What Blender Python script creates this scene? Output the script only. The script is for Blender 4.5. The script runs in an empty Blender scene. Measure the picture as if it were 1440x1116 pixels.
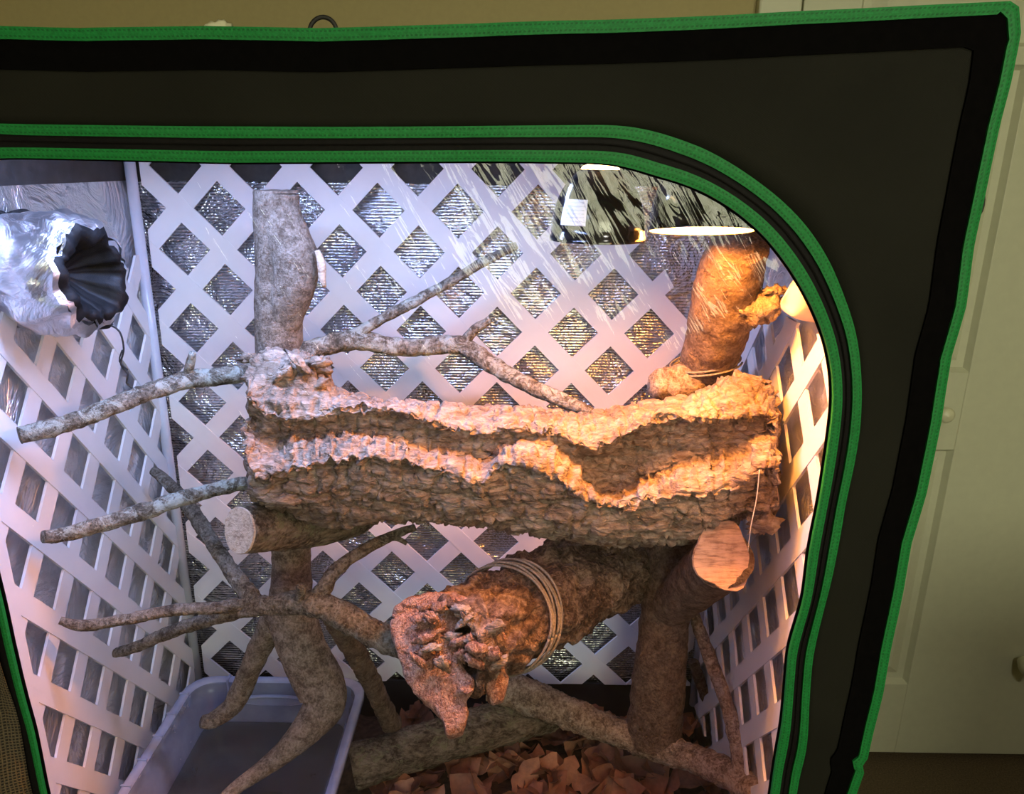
import bpy, bmesh, math, random
from mathutils import Vector, noise, Matrix
random.seed(7)
scene = bpy.context.scene
COL = scene.collection
# ------------------------------------------------------------------ camera
F = 1060.0
PITCH, YAW, ROLL = .2995, -.0046, -.0116
CAM = Vector((0, 0, 1.5))
cx, sx = math.cos(PITCH), math.sin(PITCH); cy, sy = math.cos(YAW), math.sin(YAW); cr, sr = math.cos(ROLL), math.sin(ROLL)
_f = Vector((sy*cx, cy*cx, -sx)); _r0 = Vector((cy, -sy, 0)); _d0 = _f.cross(_r0)
_r = cr*_r0 + sr*_d0; _d = -sr*_r0 + cr*_d0
cam_data = bpy.data.cameras.new('camera'); cam = bpy.data.objects.new('camera', cam_data); COL.objects.link(cam)
cam_data.sensor_fit = 'HORIZONTAL'; cam_data.sensor_width = 36; cam_data.lens = F/1440*36
cam_data.clip_start = .02
M = Matrix.Identity(4)
for i in range(3):
    M[i][0] = _r[i]; M[i][1] = -_d[i]; M[i][2] = -_f[i]; M[i][3] = CAM[i]
cam.matrix_world = M
scene.camera = cam
# ------------------------------------------------------------------ world, lights, exposure
world = bpy.data.worlds.new('world'); scene.world = world; world.use_nodes = True
world.node_tree.nodes['Background'].inputs[0].default_value = (.5, .5, .35, 1)
world.node_tree.nodes['Background'].inputs[1].default_value = .05
scene.view_settings.view_transform = 'Standard'; scene.view_settings.look = 'None'
scene.view_settings.gamma = 1; scene.view_settings.use_curve_mapping = False
scene.view_settings.exposure = 0.0
WINDOW_RADIANCE = 13.5
CEILING_FILL_W = 15
LED_W = 10.0
HEAT_W = 25.0
DOME_W = 8.5

# ------------------------------------------------------------------ helpers
def U(px, py, Y):
    v = _f + _r*((px-720)/F) + _d*((py-558)/F)
    return CAM + v*(Y/v.y)
def pxm(Y, px): return px*Y*1.0/F            # pixels to metres at depth Y (close enough)

def put(o, parent=None, kind=None):
    COL.objects.link(o)
    if parent is not None: o.parent = parent
    if kind: o['kind'] = kind
    return o
def tag(o, label, cat, group=None):
    o['label'] = label; o['category'] = cat
    if group: o['group'] = group
    return o
def thing(name, loc, label, cat, group=None):
    o = bpy.data.objects.new(name, None); o.empty_display_size = .05
    o.location = loc; COL.objects.link(o)
    return tag(o, label, cat, group)
def origin_of(parent):
    v = Vector((0, 0, 0))
    p = parent
    while p is not None:
        v += p.location; p = p.parent
    return v
def mesh(name, verts, faces, mat, parent=None, smooth=True, kind=None, label=None):
    off = origin_of(parent)
    me = bpy.data.meshes.new(name)
    me.from_pydata([tuple(Vector(v)-off) for v in verts], [], faces)
    me.validate(); me.update()
    if smooth: me.polygons.foreach_set('use_smooth', [True]*len(me.polygons))
    if mat: me.materials.append(mat)
    bm = bmesh.new(); bm.from_mesh(me); bmesh.ops.recalc_face_normals(bm, faces=bm.faces); bm.to_mesh(me); bm.free()
    o = bpy.data.objects.new(name, me); put(o, parent, kind)
    if label: o['label'] = label
    return o
def box_data(lo, hi):
    x0, y0, z0 = lo; x1, y1, z1 = hi
    v = [(x0,y0,z0),(x1,y0,z0),(x1,y1,z0),(x0,y1,z0),(x0,y0,z1),(x1,y0,z1),(x1,y1,z1),(x0,y1,z1)]
    f = [(0,3,2,1),(4,5,6,7),(0,1,5,4),(1,2,6,5),(2,3,7,6),(3,0,4,7)]
    return v, f
def box(name, lo, hi, mat, parent=None, kind=None, bevel=0):
    v, f = box_data(lo, hi)
    o = mesh(name, v, f, mat, parent, smooth=False, kind=kind)
    if bevel:
        m = o.modifiers.new('bevel', 'BEVEL'); m.width = bevel; m.segments = 2; m.limit_method = 'ANGLE'
    return o
def cr1(p0, p1, p2, p3, t):
    return .5*((2*p1) + (p2-p0)*t + (2*p0-5*p1+4*p2-p3)*t*t + (3*p1-p0-3*p2+p3)*t*t*t)
def cr_path(pts, n, closed=False):
    """n samples per span"""
    out = []; N = len(pts)
    spans = N if closed else N-1
    for i in range(spans):
        if closed: a, b, c, d = pts[(i-1) % N], pts[i], pts[(i+1) % N], pts[(i+2) % N]
        else: a, b, c, d = pts[max(i-1, 0)], pts[i], pts[i+1], pts[min(i+2, N-1)]
        for k in range(n): out.append(cr1(a, b, c, d, k/n))
    if not closed: out.append(pts[-1])
    return out
def tube_data(pts, radii, seg=16, step=.006, amp=.10, freq=30, knot=.0, seed=0, flat_start=False, flat_end=False):
    """swept tube through pts (Vectors) with per-point radius, bark relief; returns verts, faces, start ring, end ring"""
    pr = [Vector((p.x, p.y, p.z, r)) if False else (p, r) for p, r in zip(pts, radii)]
    P = []; R = []
    N = len(pts)
    for i in range(N-1):
        L = (pts[i+1]-pts[i]).length
        n = max(2, int(L/step))
        a, b, c, d = max(i-1, 0), i, i+1, min(i+2, N-1)
        for k in range(n):
            t = k/n
            P.append(cr1(pts[a], pts[b], pts[c], pts[d], t)); R.append(radii[b]*(1-t)+radii[c]*t)
    P.append(pts[-1]); R.append(radii[-1])
    T = []
    for i in range(len(P)):
        a = P[max(i-1, 0)]; b = P[min(i+1, len(P)-1)]
        T.append((b-a).normalized())
    ref = Vector((0, 0, 1)) if abs(T[0].z) < .9 else Vector((1, 0, 0))
    nrm = (ref - T[0]*ref.dot(T[0])).normalized()
    verts = []; faces = []
    off = Vector((seed*3.1, seed*1.7, seed*2.3))
    for i in range(len(P)):
        nrm = (nrm - T[i]*nrm.dot(T[i])).normalized(); bi = T[i].cross(nrm)
        for k in range(seg):
            a = 2*math.pi*k/seg
            dr = nrm*math.cos(a) + bi*math.sin(a)
            p = P[i] + dr*R[i]
            q = p*freq + off
            n = noise.noise(q) + .5*noise.noise(q*2.3) + .35*noise.noise(q*5.1)
            n2 = noise.noise(P[i]*9 + off)
            verts.append(p + dr*R[i]*(amp*n + .10*n2))
        if i:
            b0 = (i-1)*seg; b1 = i*seg
            for k in range(seg):
                k2 = (k+1) % seg
                faces.append((b0+k, b0+k2, b1+k2, b1+k))
    return verts, faces, list(range(seg)), list(range(len(verts)-seg, len(verts)))
def cap_fan(verts, faces, ring, bulge=0.0):
    c = sum((Vector(verts[i]) for i in ring), Vector())/len(ring)
    verts.append(c); ci = len(verts)-1
    n = len(ring)
    for k in range(n): faces.append((ring[k], ring[(k+1) % n], ci))
def branch_part(name, pix, mat, parent, seg=14, amp=.10, freq=30, seed=0, taper_end=True, **kw):
    """pix: list of (px, py, Y, r_px)"""
    pts = [U(a, b, Y) for a, b, Y, r in pix]; rad = [pxm(Y, r) for a, b, Y, r in pix]
    v, f, s, e = tube_data(pts, rad, seg, amp=amp, freq=freq, seed=seed, **kw)
    cap_fan(v, f, s); cap_fan(v, f, e)
    return mesh(name, v, f, mat, parent)
def disc_part(name, center, normal, rx, rz, mat, parent, up=Vector((0, 0, 1)), n=28, thick=.004, wob=.06, seed=0):
    normal = normal.normalized(); u = (up - normal*up.dot(normal)).normalized(); w = normal.cross(u)
    v = []; f = []
    rings = [1.0, .97, .6, .3]
    for j, s in enumerate(rings):
        for k in range(n):
            a = 2*math.pi*k/n
            q = 1 + wob*noise.noise(Vector((math.cos(a)*1.3+seed, math.sin(a)*1.3, seed*.7)))
            p = center + (w*math.cos(a)*rx + u*math.sin(a)*rz)*s*q
            p = p + normal*((0 if j == 0 else thick) + (.0012*noise.noise(p*140) if j else 0))
            v.append(p)
    for j in range(len(rings)-1):
        for k in range(n):
            k2 = (k+1) % n
            f.append((j*n+k, j*n+k2, (j+1)*n+k2, (j+1)*n+k))
    last = (len(rings)-1)*n
    cap_fan(v, f, list(range(last, last+n)))
    return mesh(name, v, f, mat, parent, smooth=False)
# ------------------------------------------------------------------ materials
def newmat(name):
    m = bpy.data.materials.new(name); m.use_nodes = True
    nt = m.node_tree; b = nt.nodes['Principled BSDF']
    return m, nt, b
def N(nt, t, **kw):
    n = nt.nodes.new(t)
    for k, v in kw.items():
        if k in n.inputs: n.inputs[k].default_value = v
        else: setattr(n, k, v)
    return n
def ramp(nt, fac, stops):
    r = N(nt, 'ShaderNodeValToRGB'); el = r.color_ramp.elements
    while len(el) < len(stops): el.new(.5)
    for e, (p, c) in zip(el, stops): e.position = p; e.color = (*c, 1)
    nt.links.new(fac, r.inputs[0]); return r
def coords(nt, scale=(1, 1, 1), rot=(0, 0, 0), kind='Object'):
    tc = N(nt, 'ShaderNodeTexCoord'); mp = N(nt, 'ShaderNodeMapping')
    mp.inputs['Scale'].default_value = scale; mp.inputs['Rotation'].default_value = rot
    nt.links.new(tc.outputs[kind], mp.inputs[0]); return mp.outputs[0]
def noise_tex(nt, vec, scale, detail=4, rough=.55, dist=0):
    n = N(nt, 'ShaderNodeTexNoise'); n.inputs['Scale'].default_value = scale; n.inputs['Detail'].default_value = detail
    n.inputs['Roughness'].default_value = rough; n.inputs['Distortion'].default_value = dist
    if vec is not None: nt.links.new(vec, n.inputs['Vector'])
    return n.outputs[0]
def bump(nt, b, h, strength=.5, dist=.002):
    n = N(nt, 'ShaderNodeBump'); n.inputs['Strength'].default_value = strength; n.inputs['Distance'].default_value = dist
    nt.links.new(h, n.inputs['Height'])
    if b is not None: nt.links.new(n.outputs[0], b.inputs['Normal'])
    return n
def mathn(nt, op, a, b=None):
    n = N(nt, 'ShaderNodeMath', operation=op)
    for i, x in enumerate((a, b)):
        if x is None: continue
        if isinstance(x, (int, float)): n.inputs[i].default_value = x
        else: nt.links.new(x, n.inputs[i])
    return n.outputs[0]
def mixc(nt, fac, c1, c2):
    n = N(nt, 'ShaderNodeMix', data_type='RGBA')
    for i, x in ((6, c1), (7, c2)):
        if isinstance(x, tuple): n.inputs[i].default_value = (*x, 1)
        else: nt.links.new(x, n.inputs[i])
    if isinstance(fac, (int, float)): n.inputs[0].default_value = fac
    else: nt.links.new(fac, n.inputs[0])
    return n.outputs[2]
def plain(name, col, rough=.6, scale=60, var=.12, metallic=0, bumps=.0, spec=.5):
    m, nt, b = newmat(name)
    h = noise_tex(nt, coords(nt), scale)
    lo = tuple(c*(1-var) for c in col); hi = tuple(min(1, c*(1+var)) for c in col)
    r = ramp(nt, h, [(.3, lo), (.7, hi)]); nt.links.new(r.outputs[0], b.inputs['Base Color'])
    b.inputs['Roughness'].default_value = rough; b.inputs['Metallic'].default_value = metallic
    b.inputs['Specular IOR Level'].default_value = spec
    if bumps: bump(nt, b, h, bumps)
    return m
def bark(name, dark, mid, light, lichen=None, lich_amt=.55, scale=40, stretch=(1, 1, 1), bstr=.9, crack=55, cmix=.25, con=.08):
    m, nt, b = newmat(name)
    v = coords(nt, stretch)
    n1 = noise_tex(nt, v, scale, 9, .68, .5)
    n3 = noise_tex(nt, v, scale*4.5, 5, .7, .3)
    s_ = mathn(nt, 'ADD', mathn(nt, 'MULTIPLY', n1, .55), mathn(nt, 'MULTIPLY', n3, .45))
    r = ramp(nt, s_, [(.5-con, dark), (.5, mid), (.5+con, light)])
    c = r.outputs[0]
    vo = N(nt, 'ShaderNodeTexVoronoi', feature='DISTANCE_TO_EDGE'); vo.inputs['Scale'].default_value = crack
    nd = N(nt, 'ShaderNodeTexNoise'); nd.inputs['Scale'].default_value = 45; nd.inputs['Detail'].default_value = 5; nt.links.new(v, nd.inputs['Vector'])
    mv = N(nt, 'ShaderNodeVectorMath', operation='MULTIPLY_ADD'); nt.links.new(nd.outputs['Color'], mv.inputs[0])
    mv.inputs[1].default_value = (.05, .05, .05); nt.links.new(v, mv.inputs[2]); nt.links.new(mv.outputs[0], vo.inputs['Vector'])
    cr_ = ramp(nt, vo.outputs['Distance'], [(.0, (0, 0, 0)), (.14, (1, 1, 1))])
    if lichen:
        n2 = noise_tex(nt, coords(nt), 32, 9, .8, .8)
        lm = ramp(nt, n2, [(lich_amt-.02, (0, 0, 0)), (lich_amt+.03, (1, 1, 1))])
        c = mixc(nt, mathn(nt, 'MULTIPLY', lm.outputs[0], .8), c, lichen)
    c = mixc(nt, mathn(nt, 'MULTIPLY', mathn(nt, 'SUBTRACT', 1.0, cr_.outputs[0]), cmix), c, tuple(x*.6 for x in dark))
    nt.links.new(c, b.inputs['Base Color']); b.inputs['Roughness'].default_value = .9
    b.inputs['Specular IOR Level'].default_value = .15
    h = mathn(nt, 'ADD', mathn(nt, 'ADD', n1, mathn(nt, 'MULTIPLY', n3, .5)), mathn(nt, 'MULTIPLY', cr_.outputs[0], cmix*.6))
    bump(nt, b, h, bstr, .018)
    return m
MAT = {}
MAT['wall'] = plain('olive_wall_paint', (.42, .345, .165), .75, 90, .03, bumps=.05)
MAT['ceiling'] = plain('ceiling_paint', (.62, .6, .5), .9, 50, .02)
MAT['trim'] = plain('cream_trim_paint', (.62, .61, .46), .45, 40, .02)
MAT['door'] = plain('cream_door_paint', (.58, .58, .43), .45, 40, .03, bumps=.04)
MAT['carpet'] = plain('brown_carpet', (.10, .07, .037), .95, 240, .4, bumps=.6)
MAT['knob'] = plain('cream_knob', (.66, .64, .45), .3, 30, .02)
MAT['furn'] = plain('dark_wood_furniture', (.07, .04, .022), .4, 20, .25)

m, nt, b = newmat('black_nylon'); MAT['nylon'] = m
v = coords(nt); w = N(nt, 'ShaderNodeTexWave', wave_type='BANDS', bands_direction='DIAGONAL'); w.inputs['Scale'].default_value = 420
nt.links.new(v, w.inputs[0])
n1 = noise_tex(nt, v, 6, 3); r = ramp(nt, n1, [(.3, (.0105, .0100, .0070)), (.7, (.0150, .0143, .0100))]); nt.links.new(r.outputs[0], b.inputs['Base Color'])
b.inputs['Roughness'].default_value = .8; b.inputs['Specular IOR Level'].default_value = .15
bump(nt, b, mathn(nt, 'ADD', mathn(nt, 'MULTIPLY', w.outputs[1], .04), mathn(nt, 'MULTIPLY', noise_tex(nt, v, 18, 4), 1.0)), .5, .004)
MAT['hem'] = plain('black_hem_fabric', (.0022, .0018, .0018), .9, 120, .3, bumps=.2, spec=.05)
MAT['zip'] = plain('black_zip_tape', (.005, .004, .004), .7, 200, .3, bumps=.3, spec=.2)
MAT['strap'] = plain('black_strap', (.02, .018, .016), .6, 100, .3)
m, nt, b = newmat('green_binding'); MAT['green'] = m
uv = N(nt, 'ShaderNodeTexCoord'); sp = N(nt, 'ShaderNodeSeparateXYZ'); nt.links.new(uv.outputs['UV'], sp.inputs[0])
fr = mathn(nt, 'FRACT', mathn(nt, 'MULTIPLY', sp.outputs[0], 230.0)); dash = mathn(nt, 'LESS_THAN', fr, .55)
r1 = mathn(nt, 'LESS_THAN', mathn(nt, 'ABSOLUTE', mathn(nt, 'SUBTRACT', sp.outputs[1], .24)), .07)
r2 = mathn(nt, 'LESS_THAN', mathn(nt, 'ABSOLUTE', mathn(nt, 'SUBTRACT', sp.outputs[1], .76)), .07)
st = mathn(nt, 'MULTIPLY', dash, mathn(nt, 'ADD', r1, r2))
gn = noise_tex(nt, coords(nt), 300, 3); gr = ramp(nt, gn, [(.3, (.007, .155, .030)), (.7, (.011, .24, .050))])
nt.links.new(mixc(nt, mathn(nt, 'MULTIPLY', st, .6), gr.outputs[0], (.003, .06, .012)), b.inputs['Base Color'])
b.inputs['Roughness'].default_value = .6; b.inputs['Specular IOR Level'].default_value = .3
bump(nt, b, mathn(nt, 'SUBTRACT', gn, st), .4, .0015)

def mylar(name, rough=.22, lines=True, col=(.80, .80, .82), crinkle=1.0):
    m, nt, b = newmat(name)
    v = coords(nt)
    b.inputs['Metallic'].default_value = 1; b.inputs['Base Color'].default_value = (*col, 1); b.inputs['Roughness'].default_value = rough
    n1 = noise_tex(nt, v, 9, 5, .6, 1.2); n2 = noise_tex(nt, v, 40, 3, .5)
    h = mathn(nt, 'ADD', mathn(nt, 'MULTIPLY', n1, 1.0*crinkle), mathn(nt, 'MULTIPLY', n2, .12*crinkle))
    if lines:
        w = N(nt, 'ShaderNodeTexWave', wave_type='BANDS', bands_direction='Z'); w.inputs['Scale'].default_value = 52
        nt.links.new(v, w.inputs[0]); h = mathn(nt, 'ADD', h, mathn(nt, 'MULTIPLY', w.outputs[1], .035))
        rr = ramp(nt, w.outputs[1], [(.2, tuple(c*.72 for c in col)), (.7, col)]); nt.links.new(rr.outputs[0], b.inputs['Base Color'])
    bump(nt, b, h, .8, .03)
    return m
MAT['mylar'] = mylar('reflective_liner')
MAT['mylar_side'] = mylar('reflective_liner_side', .34, False)
MAT['sleeve'] = mylar('silver_sleeve_fabric', .42, False, (.86, .86, .89), .5)
MAT['band'] = plain('dark_top_band', (.035, .032, .030), .7, 40, .4, bumps=.3)
MAT['tray'] = plain('black_tray', (.014, .014, .018), .4, 30, .2)
MAT['lattice'] = plain('white_plastic_lattice', (.80, .79, .80), .38, 30, .02)
MAT['pole'] = plain('white_pole', (.62, .65, .74), .25, 30, .05)
MAT['blackcloth'] = plain('black_gathered_cloth', (.004, .004, .005), .6, 50, .5, bumps=.6, spec=.3)
MAT['cord'] = plain('black_cord', (.012, .012, .013), .6, 200, .3)

# clear vinyl: thin film, mostly see-through with a glossy surface reflection
m = bpy.data.materials.new('clear_vinyl'); m.use_nodes = True; MAT['vinyl'] = m
nt = m.node_tree; nt.nodes.remove(nt.nodes['Principled BSDF']); out = nt.nodes['Material Output']
tr = N(nt, 'ShaderNodeBsdfTransparent'); tr.inputs[0].default_value = (.95, .96, .97, 1)
gl = N(nt, 'ShaderNodeBsdfGlossy'); gl.inputs['Roughness'].default_value = .02
fz = N(nt, 'ShaderNodeFresnel'); fz.inputs['IOR'].default_value = 1.5
v = coords(nt, (1, 1, 1), (0, .55, 0)); mp2 = N(nt, 'ShaderNodeMapping'); mp2.inputs['Scale'].default_value = (60, 20, 9)
nt.links.new(v, mp2.inputs[0])
h1 = noise_tex(nt, mp2.outputs[0], 1.0, 3, .5, .6); h2 = noise_tex(nt, coords(nt), 5, 3)
bp = bump(nt, None, mathn(nt, 'ADD', mathn(nt, 'MULTIPLY', h1, .22), mathn(nt, 'MULTIPLY', h2, 1.0)), 1.0, .014)
nt.links.new(bp.outputs[0], gl.inputs['Normal'])
mx = N(nt, 'ShaderNodeMixShader'); nt.links.new(fz.outputs[0], mx.inputs[0]); nt.links.new(tr.outputs[0], mx.inputs[1]); nt.links.new(gl.outputs[0], mx.inputs[2])
nt.links.new(mx.outputs[0], out.inputs[0])

# translucent tub plastic
m = bpy.data.materials.new('clear_tub_plastic'); m.use_nodes = True; MAT['tub'] = m
nt = m.node_tree; nt.nodes.remove(nt.nodes['Principled BSDF']); out = nt.nodes['Material Output']
tr = N(nt, 'ShaderNodeBsdfTransparent'); tr.inputs[0].default_value = (.80, .84, .93, 1)
pb = N(nt, 'ShaderNodeBsdfPrincipled'); pb.inputs['Roughness'].default_value = .2
pr = ramp(nt, noise_tex(nt, coords(nt), 30, 3), [(.3, (.34, .38, .56)), (.7, (.44, .48, .66))]); nt.links.new(pr.outputs[0], pb.inputs['Base Color'])
mx = N(nt, 'ShaderNodeMixShader'); mx.inputs[0].default_value = .42
nt.links.new(tr.outputs[0], mx.inputs[1]); nt.links.new(pb.outputs[0], mx.inputs[2]); nt.links.new(mx.outputs[0], out.inputs[0])
m2 = m.copy(); m2.name = 'tub_rim_plastic'; MAT['tub_rim'] = m2
for n in m2.node_tree.nodes:
    if n.type == 'MIX_SHADER': n.inputs[0].default_value = .82
# murky water
m = bpy.data.materials.new('murky_water'); m.use_nodes = True; MAT['water'] = m
nt = m.node_tree; nt.nodes.remove(nt.nodes['Principled BSDF']); out = nt.nodes['Material Output']
tr = N(nt, 'ShaderNodeBsdfTransparent'); tr.inputs[0].default_value = (.55, .55, .52, 1)
gl = N(nt, 'ShaderNodeBsdfGlossy'); gl.inputs['Roughness'].default_value = .12
df = N(nt, 'ShaderNodeBsdfDiffuse'); df.inputs[0].default_value = (.14, .135, .125, 1)
bp = bump(nt, None, noise_tex(nt, coords(nt), 12, 2), .15, .004); nt.links.new(bp.outputs[0], gl.inputs['Normal'])
fz = N(nt, 'ShaderNodeFresnel'); fz.inputs['IOR'].default_value = 1.15
ma = N(nt, 'ShaderNodeMixShader'); ma.inputs[0].default_value = .35; nt.links.new(tr.outputs[0], ma.inputs[1]); nt.links.new(df.outputs[0], ma.inputs[2])
mx = N(nt, 'ShaderNodeMixShader'); nt.links.new(fz.outputs[0], mx.inputs[0]); nt.links.new(ma.outputs[0], mx.inputs[1]); nt.links.new(gl.outputs[0], mx.inputs[2])
nt.links.new(mx.outputs[0], out.inputs[0])

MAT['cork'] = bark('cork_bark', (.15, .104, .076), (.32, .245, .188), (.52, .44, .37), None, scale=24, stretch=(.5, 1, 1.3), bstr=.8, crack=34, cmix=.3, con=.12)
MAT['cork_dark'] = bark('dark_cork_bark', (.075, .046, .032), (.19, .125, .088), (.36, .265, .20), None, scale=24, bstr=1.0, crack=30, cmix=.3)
MAT['cork_grain'] = bark('cork_end_grain', (.30, .15, .105), (.58, .345, .255), (.76, .52, .41), None, scale=80, stretch=(1, 1, .7), bstr=1.0, crack=110, cmix=.3)
MAT['lichen_bark'] = bark('grey_lichen_bark', (.07, .058, .042), (.19, .165, .13), (.36, .33, .27), (.52, .55, .49), .52, scale=50, bstr=.7, crack=60, cmix=.15)
MAT['post_bark'] = bark('grey_brown_bark', (.12, .09, .068), (.235, .19, .15), (.37, .31, .255), (.38, .36, .32), .66, scale=55, bstr=.6, crack=70, cmix=.1)
MAT['brown_bark'] = bark('brown_bark', (.085, .055, .038), (.19, .135, .10), (.31, .235, .18), (.34, .31, .24), .64, scale=45, bstr=.8, crack=50, cmix=.15, con=.12)
MAT['grey_bark'] = bark('grey_forked_bark', (.075, .06, .046), (.20, .172, .135), (.33, .295, .245), (.43, .43, .375), .585, scale=50, bstr=.8, crack=55, cmix=.15)
MAT['tan_bark'] = bark('tan_bark', (.15, .105, .076), (.34, .26, .195), (.52, .43, .34), (.50, .44, .36), .6, scale=45, bstr=.7, crack=60, cmix=.15)
MAT['moss_bark'] = bark('mossy_bark', (.09, .066, .045), (.24, .19, .14), (.40, .33, .25), (.32, .31, .19), .56, scale=34, stretch=(.6, 1, 1.3), bstr=1.0, crack=34, cmix=.25)
def cutwood(name, light, dark, rot=(0, 0, 0), sc=150):
    m, nt, b = newmat(name)
    n1 = noise_tex(nt, coords(nt, (.12, 1, 1), rot), sc, 4, .6, .6); n2 = noise_tex(nt, coords(nt), 45, 5, .6)
    h = mathn(nt, 'ADD', mathn(nt, 'MULTIPLY', n1, .6), mathn(nt, 'MULTIPLY', n2, .4))
    r = ramp(nt, h, [(.38, dark), (.52, light), (.66, tuple(min(1, c*1.2) for c in light))]); nt.links.new(r.outputs[0], b.inputs['Base Color'])
    b.inputs['Roughness'].default_value = .8; bump(nt, b, n1, .6, .004)
    return m
MAT['cut'] = cutwood('pale_cut_wood', (.58, .46, .35), (.34, .24, .17), (.3, .35, 0), 260)
MAT['cut_red'] = cutwood('reddish_cut_wood', (.50, .33, .25), (.24, .135, .10), (.2, .3, 0), 260)
MAT['rope'] = plain('grey_twine', (.21, .18, .15), .9, 300, .4, bumps=.6)
MAT['soil'] = plain('dark_litter_soil', (.055, .034, .024), .95, 70, .6, bumps=1.0)
LEAFM = []
for i, (c, nm) in enumerate([((.26, .105, .062), 'russet'), ((.15, .068, .045), 'dark_brown'), ((.33, .16, .095), 'tan'), ((.20, .085, .05), 'chestnut')]):
    m, nt, b = newmat('dry_leaf_'+nm)
    h = noise_tex(nt, coords(nt), 60, 5, .6)
    r = ramp(nt, h, [(.3, tuple(x*.65 for x in c)), (.7, tuple(x*1.15 for x in c))]); nt.links.new(r.outputs[0], b.inputs['Base Color'])
    b.inputs['Roughness'].default_value = .6; bump(nt, b, h, .5, .002); LEAFM.append(m)
MAT['rock'] = plain('grey_river_rock', (.16, .16, .15), .7, 30, .3, bumps=.3)
MAT['dome_black'] = plain('black_lamp_dome', (.008, .008, .010), .12, 10, .1)
MAT['dome_inner'] = plain('white_reflector', (.82, .8, .76), .3, 10, .02)
MAT['chrome'] = plain('chrome_socket', (.7, .7, .72), .15, 10, .05, metallic=1)
MAT['porcelain'] = plain('white_ceramic', (.75, .73, .7), .35, 10, .02)
MAT['steel'] = plain('bright_wire', (.6, .6, .6), .3, 30, .1, metallic=1)
MAT['line'] = plain('pale_fishing_line', (.6, .55, .45), .3, 30, .1)
MAT['paper'] = plain('cream_paper', (.66, .62, .42), .7, 60, .06)
MAT['tin'] = plain('aluminium_housing', (.55, .55, .57), .35, 30, .05, metallic=1)
def emis(name, col, s):
    m = bpy.data.materials.new(name); m.use_nodes = True; nt = m.node_tree
    nt.nodes.remove(nt.nodes['Principled BSDF']); e = N(nt, 'ShaderNodeEmission'); e.inputs[1].default_value = s
    e.inputs[0].default_value = (*col, 1); nt.links.new(e.outputs[0], nt.nodes['Material Output'].inputs[0]); return m
MAT['bulb'] = emis('lit_heat_bulb', (1.0, .60, .22), 30)
MAT['led'] = emis('lit_led_diffuser', (.80, .88, 1.0), 8)
m = emis('daylight_window', (.78, .84, .55), WINDOW_RADIANCE); MAT['daylight'] = m
nt = m.node_tree
lv = noise_tex(nt, coords(nt), 5, 6, .7, .5); lr = ramp(nt, lv, [(.35, (.34, .35, .17)), (.55, (.88, .87, .60)), (.75, (1, .98, .84))])
nt.links.new(lr.outputs[0], [n for n in nt.nodes if n.type == 'EMISSION'][0].inputs[0])
# printed label
m, nt, b = newmat('printed_label'); MAT['label'] = m
sp = N(nt, 'ShaderNodeSeparateXYZ'); nt.links.new(coords(nt, kind='Generated'), sp.inputs[0])
ln = mathn(nt, 'LESS_THAN', mathn(nt, 'FRACT', mathn(nt, 'MULTIPLY', sp.outputs[2], 7.0)), .35)
xr = mathn(nt, 'LESS_THAN', mathn(nt, 'ABSOLUTE', mathn(nt, 'SUBTRACT', sp.outputs[0], .5)), .38)
wn = mathn(nt, 'GREATER_THAN', noise_tex(nt, coords(nt, (30, 1, 8), kind='Generated'), 3, 2), .47)
tm = mathn(nt, 'MULTIPLY', mathn(nt, 'MULTIPLY', ln, xr), wn)
nt.links.new(mixc(nt, mathn(nt, 'MULTIPLY', tm, .55), (.80, .83, .92), (.25, .26, .33)), b.inputs['Base Color'])
b.inputs['Roughness'].default_value = .4

# ------------------------------------------------------------------ the room
YW = 1.665
def struct(name, lo, hi, mat): return box(name, lo, hi, mat, kind='structure')
struct('floor', (-2.4, -2.3, -.05), (2.8, 1.8, 0), MAT['carpet'])
struct('ceiling', (-2.4, -2.3, 2.5), (2.8, 1.8, 2.55), MAT['ceiling'])
struct('wall_back', (-2.4, YW, 0), (2.8, YW+.1, 2.5), MAT['wall'])
struct('wall_left', (-2.4, -2.3, 0), (-2.3, YW, 2.5), MAT['wall'])
struct('wall_right', (2.7, -2.3, 0), (2.8, YW, 2.5), MAT['wall'])
# wall behind the photographer with its window
wf = bpy.data.objects.new('wall_front', None); put(wf, kind='structure')
WX0, WX1, WZ0, WZ1 = -.05, 1.55, 1.20, 2.15
for lo, hi in (((-2.3, -2.2, 0), (WX0, -2.1, 2.5)), ((WX1, -2.2, 0), (2.7, -2.1, 2.5)), ((WX0, -2.2, 0), (WX1, -2.1, WZ0)), ((WX0, -2.2, WZ1), (WX1, -2.1, 2.5))):
    box('wall_section', lo, hi, MAT['wall'], wf)
wn_ = bpy.data.objects.new('window_1', None); put(wn_, kind='structure')
mid = (WX0+WX1)/2
box('pane', (WX0+.04, -2.16, WZ0+.04), (mid-.02, -2.15, WZ1-.04), MAT['daylight'], wn_)
box('pane', (mid+.02, -2.16, WZ0+.04), (WX1-.04, -2.15, WZ1-.04), MAT['daylight'], wn_)
for lo, hi in (((WX0-.06, -2.12, WZ0-.06), (WX0+.04, -2.07, WZ1+.06)), ((WX1-.04, -2.12, WZ0-.06), (WX1+.06, -2.07, WZ1+.06)), ((WX0+.04, -2.12, WZ0-.06), (WX1-.04, -2.07, WZ0+.04)), ((WX0+.04, -2.12, WZ1-.04), (WX1-.04, -2.07, WZ1+.06)), ((mid-.025, -2.14, WZ0+.04), (mid+.025, -2.09, WZ1-.04))):
    box('window_frame', lo, hi, MAT['trim'], wn_)
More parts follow.
